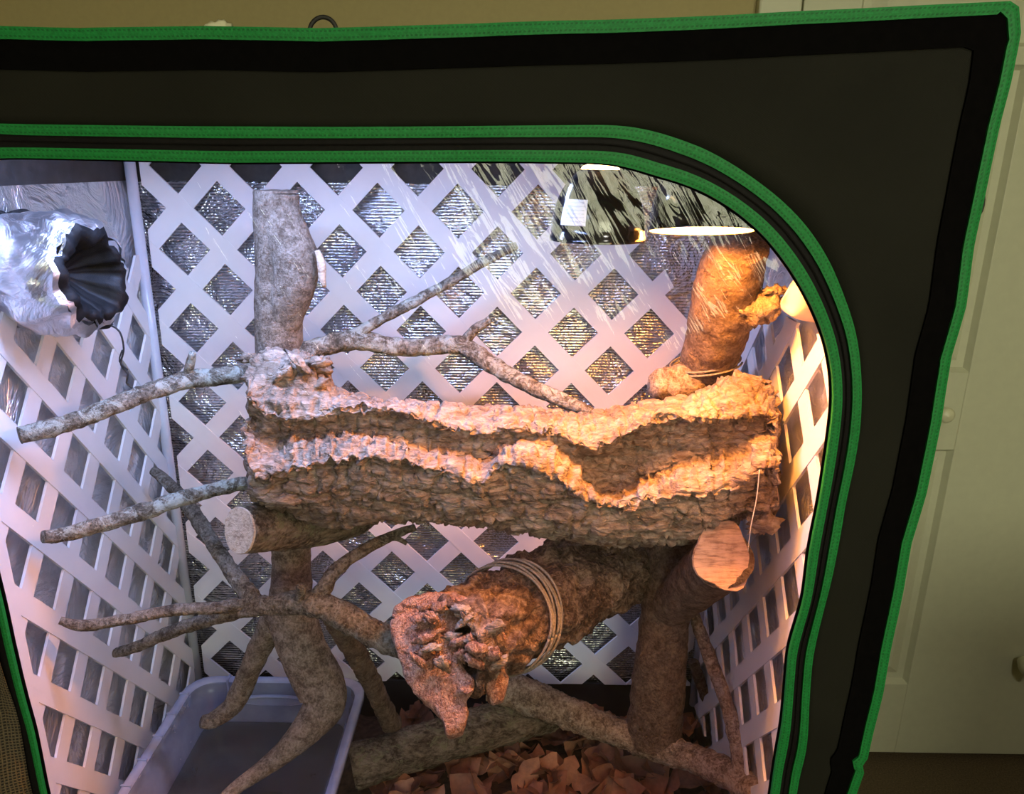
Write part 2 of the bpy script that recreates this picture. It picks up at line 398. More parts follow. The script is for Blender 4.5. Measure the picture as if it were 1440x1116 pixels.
# fill lamp added under the ceiling, out of view, to brighten the room
cl = thing('ceiling_fill', (.6, -.9, 2.5), 'flush round fill lamp added under the ceiling, unseen behind the photographer', 'lamp')
def lathe(name, prof, mat, parent, at, n=40, axis=None):
    v = []; f = []
    for j, (r, z) in enumerate(prof):
        for k in range(n):
            a = 2*math.pi*k/n
            p = Vector((r*math.cos(a), r*math.sin(a), z))
            if axis is not None: p = axis @ p
            v.append(p + at)
        if j:
            for k in range(n):
                k2 = (k+1) % n; f.append(((j-1)*n+k, (j-1)*n+k2, j*n+k2, j*n+k))
    return mesh(name, v, f, mat, parent)
lathe('fill_base', [(.0, 0), (.16, 0), (.16, -.03), (.0, -.03)], MAT['trim'], cl, Vector((.6, -.9, 2.5)))
la = bpy.data.lights.new('fill_light', 'AREA'); la.shape = 'DISK'; la.size = .3; la.energy = CEILING_FILL_W; la.color = (1, .94, .80)
lo = bpy.data.objects.new('fill_light', la); lo.location = (0, 0, -.05); put(lo, cl)

# closet door behind the tent on the right, with casing
tr_ = bpy.data.objects.new('trim_1', None); put(tr_, kind='structure')
box('casing', (.468, YW-.025, 0), (.552, YW+.001, 2.08), MAT['trim'], tr_, bevel=.004)
box('casing', (.468, YW-.025, 2.08), (2.0, YW+.001, 2.16), MAT['trim'], tr_, bevel=.004)
dr = bpy.data.objects.new('door_1', None); dr.location = (.56, YW, 0); put(dr, kind='structure')
def door_leaf(x0, x1, px0, px1):
    yb = YW-.002; yf = YW-.024
    rows = [(.235, .878), (1.065, 1.70), (1.735, 1.98)]
    box('stile', (x0, yf, .02), (px0, yb, 2.07), MAT['door'], dr, bevel=.002)
    box('stile', (px1, yf, .02), (x1, yb, 2.07), MAT['door'], dr, bevel=.002)
    edges = [.02] + [z for r_ in rows for z in r_] + [2.07]
    for i in range(0, len(edges), 2): box('rail', (px0, yf, edges[i]), (px1, yb, edges[i+1]), MAT['door'], dr, bevel=.002)
    for z0, z1 in rows:
        v = []; f = []
        for ins, y in ((0, yf+.001), (.008, yf+.015), (.024, yf+.016), (.05, yf+.004)):
            v += [(px0+ins, y, z0+ins), (px1-ins, y, z0+ins), (px1-ins, y, z1-ins), (px0+ins, y, z1-ins)]
        for j in range(3):
            for k in range(4): f.append((j*4+k, j*4+(k+1) % 4, (j+1)*4+(k+1) % 4, (j+1)*4+k))
        f.append((12, 13, 14, 15))
        mesh('panel', v, f, MAT['door'], dr, smooth=False)
door_leaf(.555, 1.40, .67, 1.018); door_leaf(1.404, 2.0, 1.52, 1.87)
kp = U(1325, 580, YW-.035); kp = Vector((kp.x, YW-.024, kp.z))
lathe('knob', [(.0, .0), (.012, 0), (.008, .012), (.010, .018), (.017, .024), (.018, .032), (.012, .038), (0, .040)], MAT['knob'], dr, kp, 20, Matrix.Rotation(math.pi/2, 3, 'X'))
# low block added out of frame on the right to shade the door bottom
ds = thing('dresser', (1.45, .30, 0), 'low dark wooden dresser right of the tent, just out of frame', 'dresser')
box('body', (.85, .02, .06), (2.2, .50, .86), MAT['furn'], ds, bevel=.004)
box('top', (.83, .0, .86), (2.22, .52, .89), MAT['furn'], ds, bevel=.004)
for i in range(3):
    dw = box('block_drawer', (.90, .505, .12+i*.245), (2.15, .525, .345+i*.245), MAT['furn'], ds, bevel=.003)
for x in (.90, 2.15):
    for y in (.06, .46): box('block_leg', (x-.025, y-.025, 0), (x+.025, y+.025, .06), MAT['furn'], ds)

# ------------------------------------------------------------------ the tent
YF = .79
XL, XR, YB, ZT = -.745, .446, 1.50, 1.606
tent = thing('grow_tent', (-.14, 1.15, 0), 'black fabric tent with green edging, rounded clear window and reflective inside', 'tent')
def w2(px, py):
    p = U(px, py, YF); return (p.x, p.z)
outer = [w2(*p) for p in [(0, 41), (120, 44), (290, 41), (450, 44), (560, 41), (700, 36), (850, 32), (960, 28), (1100, 21), (1250, 14), (1412, 6), (1424, 14),
         (1426, 50), (1412, 120), (1400, 170), (1385, 240), (1365, 345), (1352, 430), (1332, 500), (1318, 590), (1297, 690), (1276, 760), (1265, 824), (1246, 913), (1236, 967), (1215, 1060), (1208, 1070), (1210, 1080), (1199, 1116)]]
outer += [(.444, .5), (.45, .25), (.455, .0), (-.3, .0), (-.73, .0), (-.735, .5), (-.745, 1.0), (-.74, 1.5), (-.738, 1.625), (-.6, 1.622)]
A = [w2(*p) for p in [(0, 175), (160, 177), (250, 178), (480, 179), (650, 178), (763, 177), (863, 176), (893, 179), (925, 186), (960, 198), (993, 210), (1043, 240), (1093, 277), (1127, 311), (1150, 343), (1168, 374), (1180, 405), (1193, 439), (1202, 472), (1207, 522), (1207, 559), (1205, 605), (1197, 655), (1187, 699), (1180, 744), (1166, 808), (1153, 862), (1140, 926), (1137, 967), (1134, 1030), (1131, 1066), (1124, 1085), (1119, 1116)]]
A += [(.365, .6), (.36, .45), (.30, .34), (.18, .29), (-.2, .28), (-.45, .29), (-.60, .35), (-.675, .48), (-.680, .7), (-.685, 1.0), (-.69, 1.25), (-.685, 1.42), (-.65, 1.505), (-.58, 1.535)]
D = [w2(*p) for p in [(0, 222), (160, 225), (320, 229), (480, 228), (700, 227), (850, 229), (880, 234), (913, 245), (960, 258), (990, 270), (1027, 292), (1054, 313), (1077, 335), (1107, 374), (1128, 408), (1148, 448), (1162, 489), (1168, 532), (1168, 572), (1160, 639), (1150, 705), (1137, 766), (1128, 840), (1108, 913), (1099, 1015), (1083, 1116)]]
D += [(.335, .6), (.325, .47), (.27, .39), (.15, .34), (-.2, .33), (-.42, .34), (-.56, .40), (-.603, .5), w2(67, 1116), w2(40, 1000), w2(0, 820), (-.62, 1.25), (-.615, 1.40), (-.59, 1.475), (-.55, 1.498)]
CC = (-.12, 1.0)
def polar(poly):
    out = sorted((math.atan2(z-CC[1], x-CC[0]), math.hypot(x-CC[0], z-CC[1]), x, z) for x, z in poly); return out
def rad_at(pol, ang):
    n = len(pol)
    for i in range(n):
        a0 = pol[i][0]; a1 = pol[(i+1) % n][0]
        if i == n-1:
            a1 += 2*math.pi
            aa = ang if ang >= a0 else ang+2*math.pi
        else: aa = ang
        if a0 <= aa <= a1 + 1e-12:
            x0, z0 = pol[i][2]-CC[0], pol[i][3]-CC[1]; x1, z1 = pol[(i+1) % n][2]-CC[0], pol[(i+1) % n][3]-CC[1]
            dx, dz = math.cos(ang), math.sin(ang)
            den = dx*(z1-z0) - dz*(x1-x0)
            if abs(den) < 1e-12: return pol[i][1]
            return (x0*(z1-z0) - z0*(x1-x0))/den
    return pol[0][1]
po, pa, pd = polar(outer), polar(A), polar(D)
angs = sorted(set([a[0] for a in po] + [-math.pi + 2*math.pi*(i+.5)/420 for i in range(420)]))
def smooth_rad(pol, passes=6):
    """radius per angle, smoothed on an even grid so the sewn curves run cleanly"""
    G = 720
    raw = [rad_at(pol, -math.pi + 2*math.pi*i/G) for i in range(G)]
    for _ in range(passes): raw = [(raw[i-2]+2*raw[i-1]+3*raw[i]+2*raw[(i+1) % G]+raw[(i+2) % G])/9 for i in range(G)]
    out = []
    for a in angs:
        u = (a+math.pi)/(2*math.pi)*G; i = int(math.floor(u)) % G; t = u-math.floor(u)
        out.append(raw[i]*(1-t)+raw[(i+1) % G]*t)
    return out
RO = [rad_at(po, a) for a in angs]; RA = smooth_rad(pa); RD = smooth_rad(pd)
def fabric_y(x, z): return .005*noise.noise(Vector((x*4, 3.3, z*4))) + .0025*noise.noise(Vector((x*13, 1.3, z*13)))
def pt(ang, r, y=0.0):
    x = CC[0]+r*math.cos(ang); z = CC[1]+r*math.sin(ang)
    return Vector((x, YF + fabric_y(x, z) + y, z))
def strip(name, ri, ro, y, mat, parent, nr=2, thick=.002, uvs=False, smooth=False):
    """closed ring of cloth between radius lists ri (inner) and ro (outer), proud by -y, with thickness"""
    n = len(angs); v = []; f = []; uvd = []
    arc = [0.0]
    for i in range(1, n):
        arc.append(arc[-1] + (pt(angs[i], ro[i])-pt(angs[i-1], ro[i-1])).length)
    for i, a in enumerate(angs):
        for j in range(nr+1):
            t = j/nr; puff = .0008*math.sin(math.pi*t) if nr <= 4 else 0
            v.append(pt(a, ri[i]*(1-t)+ro[i]*t, y-puff)); uvd.append((arc[i], t))
    w = nr+1
    for i in range(n):
        i2 = (i+1) % n
        for j in range(nr): f.append((i*w+j, i2*w+j, i2*w+j+1, i*w+j+1))
    base = len(v)
    for i, a in enumerate(angs):
        v.append(pt(a, ri[i], y+thick)); v.append(pt(a, ro[i], y+thick)); uvd += [(arc[i], 0), (arc[i], 1)]
    for i in range(n):
        i2 = (i+1) % n
        f.append((i*w, base+2*i, base+2*i2, i2*w)); f.append((i*w+nr, i2*w+nr, base+2*i2+1, base+2*i+1))
        f.append((base+2*i, base+2*i+1, base+2*i2+1, base+2*i2))
    o = mesh(name, v, f, mat, parent, smooth)
    if uvs:
        uvl = o.data.uv_layers.new(name='UVMap')
        for lp in o.data.loops: uvl.data[lp.index].uv = uvd[lp.vertex_index]
    return o
lerp = lambda p, q, t: [a*(1-t)+b*t for a, b in zip(p, q)]
def inset(R, w_):
    """offset inward by w_ measured square to the edge"""
    n = len(angs); out = []
    P2 = [Vector((r*math.cos(a), r*math.sin(a))) for a, r in zip(angs, R)]
    for i in range(n):
        t1 = (P2[i]-P2[i-1]); t2 = (P2[(i+1) % n]-P2[i]); cs = []
        for t in (t1, t2):
            if t.length > 1e-9:
                nrm_ = Vector((t.y, -t.x)).normalized(); cs.append(abs(nrm_.dot(P2[i].normalized())))
        out.append(R[i] - w_/max(min(cs), .42))
    return out
strip('front_panel', RA, RO, .0, MAT['nylon'], tent, nr=10, thick=.003, smooth=True)
simple = [p for p in outer if not (p[0] > .44 and p[1] > 1.58)] + [w2(1427, 5)]
simple = [(x, z) for _, _, x, z in polar(simple)]
def inset_poly(poly, w_):
    out = []; n = len(poly)
    for i in range(n):
        p = Vector(poly[i]); a = p-Vector(poly[i-1]); b = Vector(poly[(i+1) % n])-p
        na = Vector((-a.y, a.x)).normalized(); nb = Vector((-b.y, b.x)).normalized()
        m_ = (na+nb); m_ = m_/max(m_.length_squared/2, .4)
        out.append(tuple(p+m_*w_))
    return out
RH = [rad_at(polar(inset_poly(simple, .036)), a) for a in angs]
strip('edge_hem', RH, inset(RO, .005), -.003, MAT['hem'], tent)
strip('edge_binding', inset(RO, .0095), [r+.002 for r in RO], -.006, MAT['green'], tent, thick=.008, uvs=True)
B1 = [a-min(.32*(a-d), .0125) for a, d in zip(RA, RD)]; B2 = [d+min(.32*(a-d), .0125 if math.cos(g_) > -.75 else .0065) for a, d, g_ in zip(RA, RD, angs)]
zp = strip('zipper_tape', [r-.001 for r in B2], [r+.001 for r in B1], -.001, MAT['zip'], tent, nr=2)
zt = strip('zipper_teeth', lerp(RA, RD, .53), lerp(RA, RD, .47), -.003, MAT['zip'], zp)
strip('window_binding', B1, RA, -.005, MAT['green'], tent, thick=.005, uvs=True)
strip('window_binding', RD, B2, -.005, MAT['green'], tent, thick=.005, uvs=True)
strip('window_hem', [r-.0018 for r in RD], lerp(RA, RD, .9), .002, MAT['hem'], tent)
# clear window sheet
v = []; f = []; n = len(angs); NR = 14
for i, a in enumerate(angs):
    for j in range(1, NR+1):
        p = pt(a, RD[i]*j/NR*1.01, .004); p.y += .004*noise.noise(Vector((p.x*3, 7, p.z*3)))*(1-(j/NR)**4); v.append(p)
for i in range(n):
    i2 = (i+1) % n
    for j in range(NR-1): f.append((i*NR+j, i2*NR+j, i2*NR+j+1, i*NR+j+1))
v.append(Vector((CC[0], YF+.004, CC[1])))
for i in range(n): f.append((i*NR, ((i+1) % n)*NR, len(v)-1))
mesh('clear_window', v, f, MAT['vinyl'], tent)
# cloth body: outside black, inside reflective
def wall_sheet(name, corner, du, dv, nu, nv, mat, amp, sd, nrm):
    v = []; f = []
    for i in range(nu+1):
        for j in range(nv+1):
            p = Vector(corner) + Vector(du)*(i/nu) + Vector(dv)*(j/nv)
            e = min(i, nu-i, j, nv-j)
            k = 0 if e == 0 else 1
            q = p*5 + Vector((sd, sd, sd))
            p = p + Vector(nrm)*(amp*k*(noise.noise(q) + .5*noise.noise(q*2.6)))
            v.append(p)
    w = nv+1
    for i in range(nu):
        for j in range(nv): f.append((i*w+j, (i+1)*w+j, (i+1)*w+j+1, i*w+j+1))
    return mesh(name, v, f, mat, tent)
WI = XR-XL
ZBAND = 1.462
wall_sheet('back_liner', (XL, YB+.012, 0), (WI, 0, 0), (0, 0, ZBAND), 40, 50, MAT['mylar'], .004, 1, (0, 1, 0))
wall_sheet('side_liner', (XL, YF+.004, 0), (0, YB-YF, 0), (0, 0, ZBAND), 30, 50, MAT['mylar_side'], .006, 2, (1, 0, 0))
wall_sheet('side_liner', (XR-.004, YF+.004, 0), (0, YB-YF, 0), (0, 0, ZBAND), 30, 50, MAT['mylar_side'], .006, 3, (1, 0, 0))
wall_sheet('roof_liner', (XL, YF+.004, ZT-.004), (WI, 0, 0), (0, YB-YF, 0), 30, 20, MAT['mylar_side'], .004, 4, (0, 0, 1))
box('top_band', (XL, YB+.010, ZBAND), (XR, YB+.014, ZT-.002), MAT['band'], tent)
box('top_band', (XL-.002, YF+.004, ZBAND), (XL+.002, YB+.010, ZT-.002), MAT['band'], tent)
box('top_band', (XR-.006, YF+.004, ZBAND), (XR-.003, YB+.010, ZT-.002), MAT['band'], tent)
box('back_cloth', (XL-.004, YB+.022, 0), (XR+.002, YB+.026, ZT), MAT['nylon'], tent)
box('side_cloth', (XL-.016, YF+.006, 0), (XL-.012, YB+.026, ZT), MAT['nylon'], tent)
box('side_cloth', (XR+.004, YF+.03, 0), (XR+.007, YB+.026, ZT), MAT['nylon'], tent)
box('roof_cloth', (XL-.01, YF+.006, ZT), (XR+.002, YB+.024, ZT+.004), MAT['nylon'], tent)
box('bottom_tray', (XL+.006, YB-.012, .0), (XR-.012, YB-.006, .342), MAT['tray'], tent)
def straight(name, a, b, r, mat, parent, seg=12):
    v, f, s, e = tube_data([Vector(a), Vector(b)], [r, r], seg, step=10, amp=0)
    return v, f
def tube_obj(name, pts, rad, mat, parent, seg=8, step=.004, amp=0.0, seed=0):
    if not isinstance(rad, (list, tuple)): rad = [rad]*len(pts)
    v, f, s, e = tube_data([Vector(p) for p in pts], rad, seg, step=step, amp=amp, seed=seed, freq=120)
    cap_fan(v, f, s); cap_fan(v, f, e)
    # no wobble for manufactured tubes
    return mesh(name, v, f, mat, parent)
def rod(name, a, b, r, mat, parent, seg=14):
    a = Vector(a); b = Vector(b); t = (b-a).normalized(); ref = Vector((0, 0, 1)) if abs(t.z) < .9 else Vector((1, 0, 0))
    n1 = t.cross(ref).normalized(); n2 = t.cross(n1); v = []; f = []
    for p in (a, b):
        for k in range(seg): an = 2*math.pi*k/seg; v.append(p + n1*r*math.cos(an) + n2*r*math.sin(an))
    for k in range(seg): f.append((k, (k+1) % seg, seg+(k+1) % seg, seg+k))
    f.append(tuple(range(seg))); f.append(tuple(range(seg, 2*seg)))
    return mesh(name, v, f, mat, parent)
rod('corner_pole', (XL+.016, YB-.026, .30), (XL+.016, YB-.026, ZT-.01), .0105, MAT['pole'], tent)
rod('corner_pole', (XR-.02, YB-.026, .30), (XR-.02, YB-.026, ZT-.01), .0105, MAT['pole'], tent)
rod('corner_pole', (XL+.014, YF+.03, .0), (XL+.014, YF+.03, ZT-.01), .009, MAT['pole'], tent)
rod('corner_pole', (XR-.02, YF+.03, .0), (XR-.02, YF+.03, ZT-.01), .009, MAT['pole'], tent)
# strap loops on the roof and on the side
def loop_obj(pix, Y, r):
    tube_obj('strap_loop', [U(a, b, Y) for a, b in pix], r, MAT['strap'], tent, 10)
loop_obj([(434, 46), (438, 34), (446, 26), (455, 24), (464, 27), (471, 35), (474, 46)], YF+.03, .0022)
loop_obj([(1370, 308), (1378, 296), (1381, 281), (1379, 266), (1374, 250)], YF+.02, .003)
# hanging reflective flap at the right wall
v = []; f = []
fl = [[(1094, 425), (1118, 392), (1140, 360), (1160, 330)], [(1100, 436), (1125, 415), (1150, 392), (1172, 360)], [(1112, 444), (1132, 436), (1156, 424), (1180, 400)], [(1122, 448), (1140, 452), (1165, 454), (1190, 452)]]
for i in range(4):
    for j in range(4): v.append(U(*fl[i][j], 1.06 + .02*math.sin(i*2.1+j*1.4) - .01*j))
for i in range(3):
    for j in range(3): f.append((i*4+j, (i+1)*4+j, (i+1)*4+j+1, i*4+j+1))
fo = mesh('liner_flap', v, f, plain('orange_lit_liner', (.66, .50, .42), .5, 30, .1, bumps=.3), tent)  # peach base colour has the orange lamp light on the flap painted in
sb = fo.modifiers.new('sub', 'SUBSURF'); sb.levels = 2; sb.render_levels = 2
so = fo.modifiers.new('solid', 'SOLIDIFY'); so.thickness = .0015
# mesh screen rolled beside the left of the window (inside the front cloth)
screen_m, nt, b = newmat('brown_mesh_screen')
w_ = N(nt, 'ShaderNodeTexWave', wave_type='BANDS', bands_direction='Z'); w_.inputs['Scale'].default_value = 75; w_.inputs['Distortion'].default_value = 2; nt.links.new(coords(nt), w_.inputs[0])
wx = N(nt, 'ShaderNodeTexWave', wave_type='BANDS', bands_direction='X'); wx.inputs['Scale'].default_value = 75; wx.inputs['Distortion'].default_value = 2; nt.links.new(coords(nt), wx.inputs[0])
mh = mathn(nt, 'MAXIMUM', w_.outputs[1], wx.outputs[1]); mr_ = ramp(nt, mh, [(.4, (.012, .009, .006)), (.95, (.11, .08, .045))]); nt.links.new(mr_.outputs[0], b.inputs['Base Color'])
b.inputs['Roughness'].default_value = .7; bump(nt, b, mh, .5, .002)
v = []; f = []
for i in range(26):
    for j in range(8):
        z = .45 + i*.024; x = -.737 + j*.0160
        v.append(Vector((x, YF-.012 - .010*math.sin(j*1.1+i*.25) - .006*noise.noise(Vector((x*20, i*.3, 0))), z)))
for i in range(25):
    for j in range(7): f.append((i*8+j, (i+1)*8+j, (i+1)*8+j+1, i*8+j+1))
fo = mesh('mesh_screen', v, f, screen_m, tent)
so = fo.modifiers.new('solid', 'SOLIDIFY'); so.thickness = .001

# ------------------------------------------------------------------ lattice panels
def clip(poly, nx, ny, c):
    """keep nx*x+ny*y<=c"""
    out = []
    for i in range(len(poly)):
        p, q = poly[i], poly[(i+1) % len(poly)]
        dp = nx*p[0]+ny*p[1]-c; dq = nx*q[0]+ny*q[1]-c
        if dp <= 0: out.append(p)
        if dp*dq < 0:
            t = dp/(dp-dq); out.append((p[0]+(q[0]-p[0])*t, p[1]+(q[1]-p[1])*t))
    return out
def lattice(label, a0, z0, hA, hZ, amin, amax, zmin, zmax, to3, loc, cuts=(), hw=.34, bow=None):
    root = thing('lattice_panel', loc, label, 'lattice', 'white lattice panels')
    th = .0045
    for fam in (0, 1):
        ss = -1 if fam else 1
        for k in range(-61, 61, 2):
            # band |u + ss*v - k| < hw , v measured downwards
            L = 80
            d = (1, -ss)           # direction in (u, v)
            def PT(off, s):
                # point with u+ss*v = k+off
                return ((k+off)/2 + s*d[0], ss*(k+off)/2 + s*d[1])
            poly = [PT(-hw, -L), PT(hw, -L), PT(hw, L), PT(-hw, L)]
            poly = [(a0+u*hA, z0-vv*hZ) for u, vv in poly]
            for c in ((-1, 0, -amin), (1, 0, amax), (0, -1, -zmin), (0, 1, zmax)) + tuple(cuts):
                if len(poly) >= 3: poly = clip(poly, *c)
            if len(poly) < 3: continue
            ar = abs(sum(poly[i][0]*poly[(i+1) % len(poly)][1]-poly[(i+1) % len(poly)][0]*poly[i][1] for i in range(len(poly))))/2
            if ar < .0004: continue
            dep = -.0006 if fam else .0006
            v = []; f = []
            m = len(poly)
            for dd in (dep-th/2, dep+th/2):
                for p in poly: v.append(to3(p[0], p[1], dd))
            f = [tuple(range(m)), tuple(range(2*m-1, m-1, -1))] + [(i, (i+1) % m, m+(i+1) % m, m+i) for i in range(m)]
            mesh('slat', v, f, MAT['lattice'], root, smooth=False)
    return root
c1 = U(905, 320, 1.486); c2 = U(972, 452, 1.486)
nx, nz = -(c2.z-c1.z), (c2.x-c1.x)
if nx < 0: nx, nz = -nx, -nz
cut = (nx, nz, nx*c1.x+nz*c1.z)
lattice('white plastic diamond lattice panel across the back wall of the tent', -.2667, 1.4125, .0762, .0780, XL+.03, .415, .345, 1.56,
        lambda a, z, d: Vector((a, 1.484+d, z)), (-.16, 1.484, .345), (cut,))
lp = lattice('white plastic diamond lattice panel along the left wall beside the tub', .9797, 1.5-.7144, .0617, .0771, .955, 1.47, .335, 1.325,
        lambda a, z, d: Vector((XL+.014-d, a, z)), (XL+.014, 1.2, .335))
box('edge_strip', (XL+.008, .925, .30), (XL+.02, .962, 1.325), MAT['lattice'], lp)
lattice('white plastic diamond lattice panel along the right wall, tinted orange', 1.155, .565, .066, .078, .84, 1.47, .30, 1.275,
        lambda a, z, d: Vector((XR-.018+d, a, z)), (XR-.018, 1.15, .30))

# ------------------------------------------------------------------ floor of the tent
v = []; f = []; NX, NY = 60, 40
for i in range(NX+1):
    for j in range(NY+1):
        x = XL+.03 + (XR-XL-.07)*i/NX; y = .84 + (1.48-.84)*j/NY
        v.append(Vector((x, y, .255 + .012*noise.noise(Vector((x*9, y*9, 0))) + .006*noise.noise(Vector((x*40, y*40, 3))))))
for i in range(NX):
    for j in range(NY): f.append((i*(NY+1)+j, (i+1)*(NY+1)+j, (i+1)*(NY+1)+j+1, i*(NY+1)+j+1))
so_ = mesh('litter_soil', v, f, MAT['soil'], None, kind='stuff')
tag(so_, 'dark crumbled soil and leaf litter on the tent floor', 'soil')

# ------------------------------------------------------------------ tub with water and rocks
TX0, TX1, TY0, TY1, TZ0, TZ1 = -.672, -.312, .93, 1.345, .285, .455
tub = thing('plastic_tub', (-.49, 1.14, TZ0), 'clear bluish plastic tub holding murky water in the left corner', 'tub')
def rrect(x0, x1, y0, y1, r, n=6):
    out = []
    for cx_, cy_, a0 in ((x1-r, y1-r, 0), (x0+r, y1-r, 90), (x0+r, y0+r, 180), (x1-r, y0+r, 270)):
        for k in range(n+1):
            a = math.radians(a0+90*k/n); out.append((cx_+r*math.cos(a), cy_+r*math.sin(a)))
    return out
def loft_rings(name, rings, mat, parent, close_last=False, smooth=True):
    v = []; f = []; n = len(rings[0])
    for R in rings: v += R
    for j in range(len(rings)-1):
        for k in range(n): f.append((j*n+k, j*n+(k+1) % n, (j+1)*n+(k+1) % n, (j+1)*n+k))
    if close_last: f.append(tuple(range((len(rings)-1)*n, len(rings)*n)))
    return mesh(name, v, f, mat, parent, smooth)
def rr3(ins, z, r=.05): return [Vector((x, y, z)) for x, y in rrect(TX0+ins, TX1-ins, TY0+ins, TY1-ins, max(.01, r-ins*.5))]
loft_rings('tub_wall', [rr3(.010, TZ1-.004), rr3(.012, TZ1-.03), rr3(.022, TZ1-.034), rr3(.034, TZ0+.01), rr3(.045, TZ0), ], MAT['tub'], tub, True)
loft_rings('tub_rim', [rr3(.010, TZ1-.006), rr3(.008, TZ1), rr3(-.004, TZ1+.001), rr3(-.008, TZ1-.002), rr3(-.008, TZ1-.014), rr3(-.004, TZ1-.014), rr3(-.004, TZ1-.005), rr3(.010, TZ1-.006)], MAT['tub_rim'], tub)
for i in range(6):
    y = TY0+.06+i*.06
    box('rim_rib', (TX0-.008, y, TZ1-.030), (TX0+.010, y+.004, TZ1+.0025), MAT['tub_rim'], tub)
for x in (-.60, -.36): box('rim_rib', (x, TY1-.012, TZ1-.03), (x+.004, TY1+.008, TZ1+.0025), MAT['tub_rim'], tub)
# moulded hand grip in the back wall
hv = []
loft_rings('hand_grip', [[Vector((-.50+.075*math.cos(a)*s, TY1-.016-o, TZ1-.04+.012*math.sin(a)*s)) for a in [2*math.pi*k/24 for k in range(24)]] for s, o in ((1, 0), (1, .006), (.85, .008), (.8, .004))], MAT['tub_rim'], tub, True)
wz = TZ0+.085
wt = loft_rings('water', [rr3(.032, wz)], MAT['water'], None, True, False)
tag(wt, 'murky grey water lying in the plastic tub', 'water')
wt.location = (0, 0, 0)
for i, (x, y, r, zz) in enumerate(((-.52, 1.02, .055, .03), (-.42, 1.03, .06, .035), (-.60, 1.06, .045, .025), (-.47, 1.14, .05, .025))):
    v = []; f = []
    for j in range(11):
        ph = math.pi*j/10
        for k in range(16):
            a = 2*math.pi*k/16; dr_ = Vector((math.sin(ph)*math.cos(a), math.sin(ph)*math.sin(a), math.cos(ph)))
            s = 1+.22*noise.noise(dr_*1.6+Vector((i*5, 0, 0)))
            v.append(Vector((x, y, TZ0+zz)) + Vector((dr_.x*r*s, dr_.y*r*s*.85, dr_.z*zz*s)))
        if j:
            for k in range(16): f.append(((j-1)*16+k, (j-1)*16+(k+1) % 16, j*16+(k+1) % 16, j*16+k))
    o = mesh('river_rock', v, f, MAT['rock'], None)
    tag(o, ['rounded grey rock under water at the left front of the tub', 'larger rounded grey rock under water at the right front of the tub', 'small grey rock under water against the left wall of the tub', 'rounded grey rock under water at the foot of the upright post'][i], 'rock', 'rocks in the tub')

def lump(name, c, rad, mat, parent, seed, amp=.5, fq=1.8, nu=18, nv=12, rot=0):
    v = []; f = []
    for j in range(nv+1):
        ph = math.pi*j/nv
        for k in range(nu):
            a = 2*math.pi*k/nu; d_ = Vector((math.sin(ph)*math.cos(a), math.sin(ph)*math.sin(a), math.cos(ph)))
            s = 1+amp*noise.noise(d_*fq+Vector((seed*7.1, seed, 0)))+.5*amp*noise.noise(d_*fq*3+Vector((seed, 4, seed)))
            p = Vector((d_.x*rad[0]*s, d_.y*rad[1]*s, d_.z*rad[2]*s)); p.rotate(Matrix.Rotation(rot, 3, 'Y'))
            v.append(c+p)
        if j:
            for k in range(nu): f.append(((j-1)*nu+k, (j-1)*nu+(k+1) % nu, j*nu+(k+1) % nu, j*nu+k))
    return mesh(name, v, f, mat, parent)
# ------------------------------------------------------------------ upright posts
def root_at(px, py, Y): return U(px, py, Y)
PY = 1.24
post = thing('upright_log', U(400, 1000, PY), 'tall grey-brown upright log with forked foot standing in the tub', 'log')
branch_part('trunk', [(388, 271, 1.26, 31), (389, 330, 1.26, 31), (391, 420, 1.26, 31), (394, 520, 1.26, 32), (402, 640, 1.26, 34), (408, 740, 1.25, 33), (410, 800, 1.24, 32), (410, 860, 1.24, 38), (425, 910, 1.22, 38), (446, 955, 1.20, 38), (455, 988, 1.18, 36), (436, 1020, 1.15, 28), (405, 1052, 1.12, 20), (370, 1080, 1.10, 15), (335, 1105, 1.08, 12), (300, 1135, 1.06, 9)], MAT['post_bark'], post, seg=26, amp=.05, freq=34, seed=1)
branch_part('forked_foot', [(392, 862, 1.24, 24), (368, 905, 1.25, 20), (350, 945, 1.25, 18), (330, 988, 1.25, 17), (300, 1012, 1.24, 14), (284, 1014, 1.23, 11)], MAT['post_bark'], post, seg=16, amp=.10, seed=2)
branch_part('broken_stub', [(392, 280, 1.258, 24), (403, 325, 1.25, 30), (415, 362, 1.245, 31), (414, 395, 1.245, 29), (402, 430, 1.25, 27), (394, 470, 1.255, 24)], MAT['post_bark'], post, seg=18, amp=.06, seed=3)
branch_part('torn_wood', [(446, 352, 1.225, 4), (452, 372, 1.222, 6), (453, 392, 1.222, 5), (457, 404, 1.222, 2)], MAT['cut'], post, seg=8, amp=.2, seed=4)
cf = disc_part('cut_top', U(388, 271, 1.26), Vector((0, 0, 1)), .037, .036, MAT['post_bark'], post, up=Vector((0, 1, 0)))
# short crosswise log under the left end of the cork
lg = thing('crosswise_log', U(400, 745, 1.14), 'short thick crosswise log with a pale cut end facing left, under the large cork', 'log')
branch_part('bark', [(338, 745, 1.06, 37), (375, 740, 1.10, 38), (430, 737, 1.16, 38), (490, 727, 1.21, 32), (520, 715, 1.24, 24)], MAT['moss_bark'], lg, seg=24, amp=.06, seed=5)
nrm = (U(338, 745, 1.06)-U(375, 740, 1.10)).normalized()
disc_part('cut_face', U(338, 745, 1.06)-nrm*.001, nrm, .036, .0375, MAT['cut'], lg, seed=2)
for k in range(2):
    pts = []
    a = U(404+k*5, 738, 1.13)
    for i in range(25):
        t = 2*math.pi*i/24; pts.append(a + Vector((.008*math.sin(t), .044*math.cos(t), .044*math.sin(t))))
    tube_obj('binding_wire', pts, .0009, MAT['rope'], lg, 5, .01)

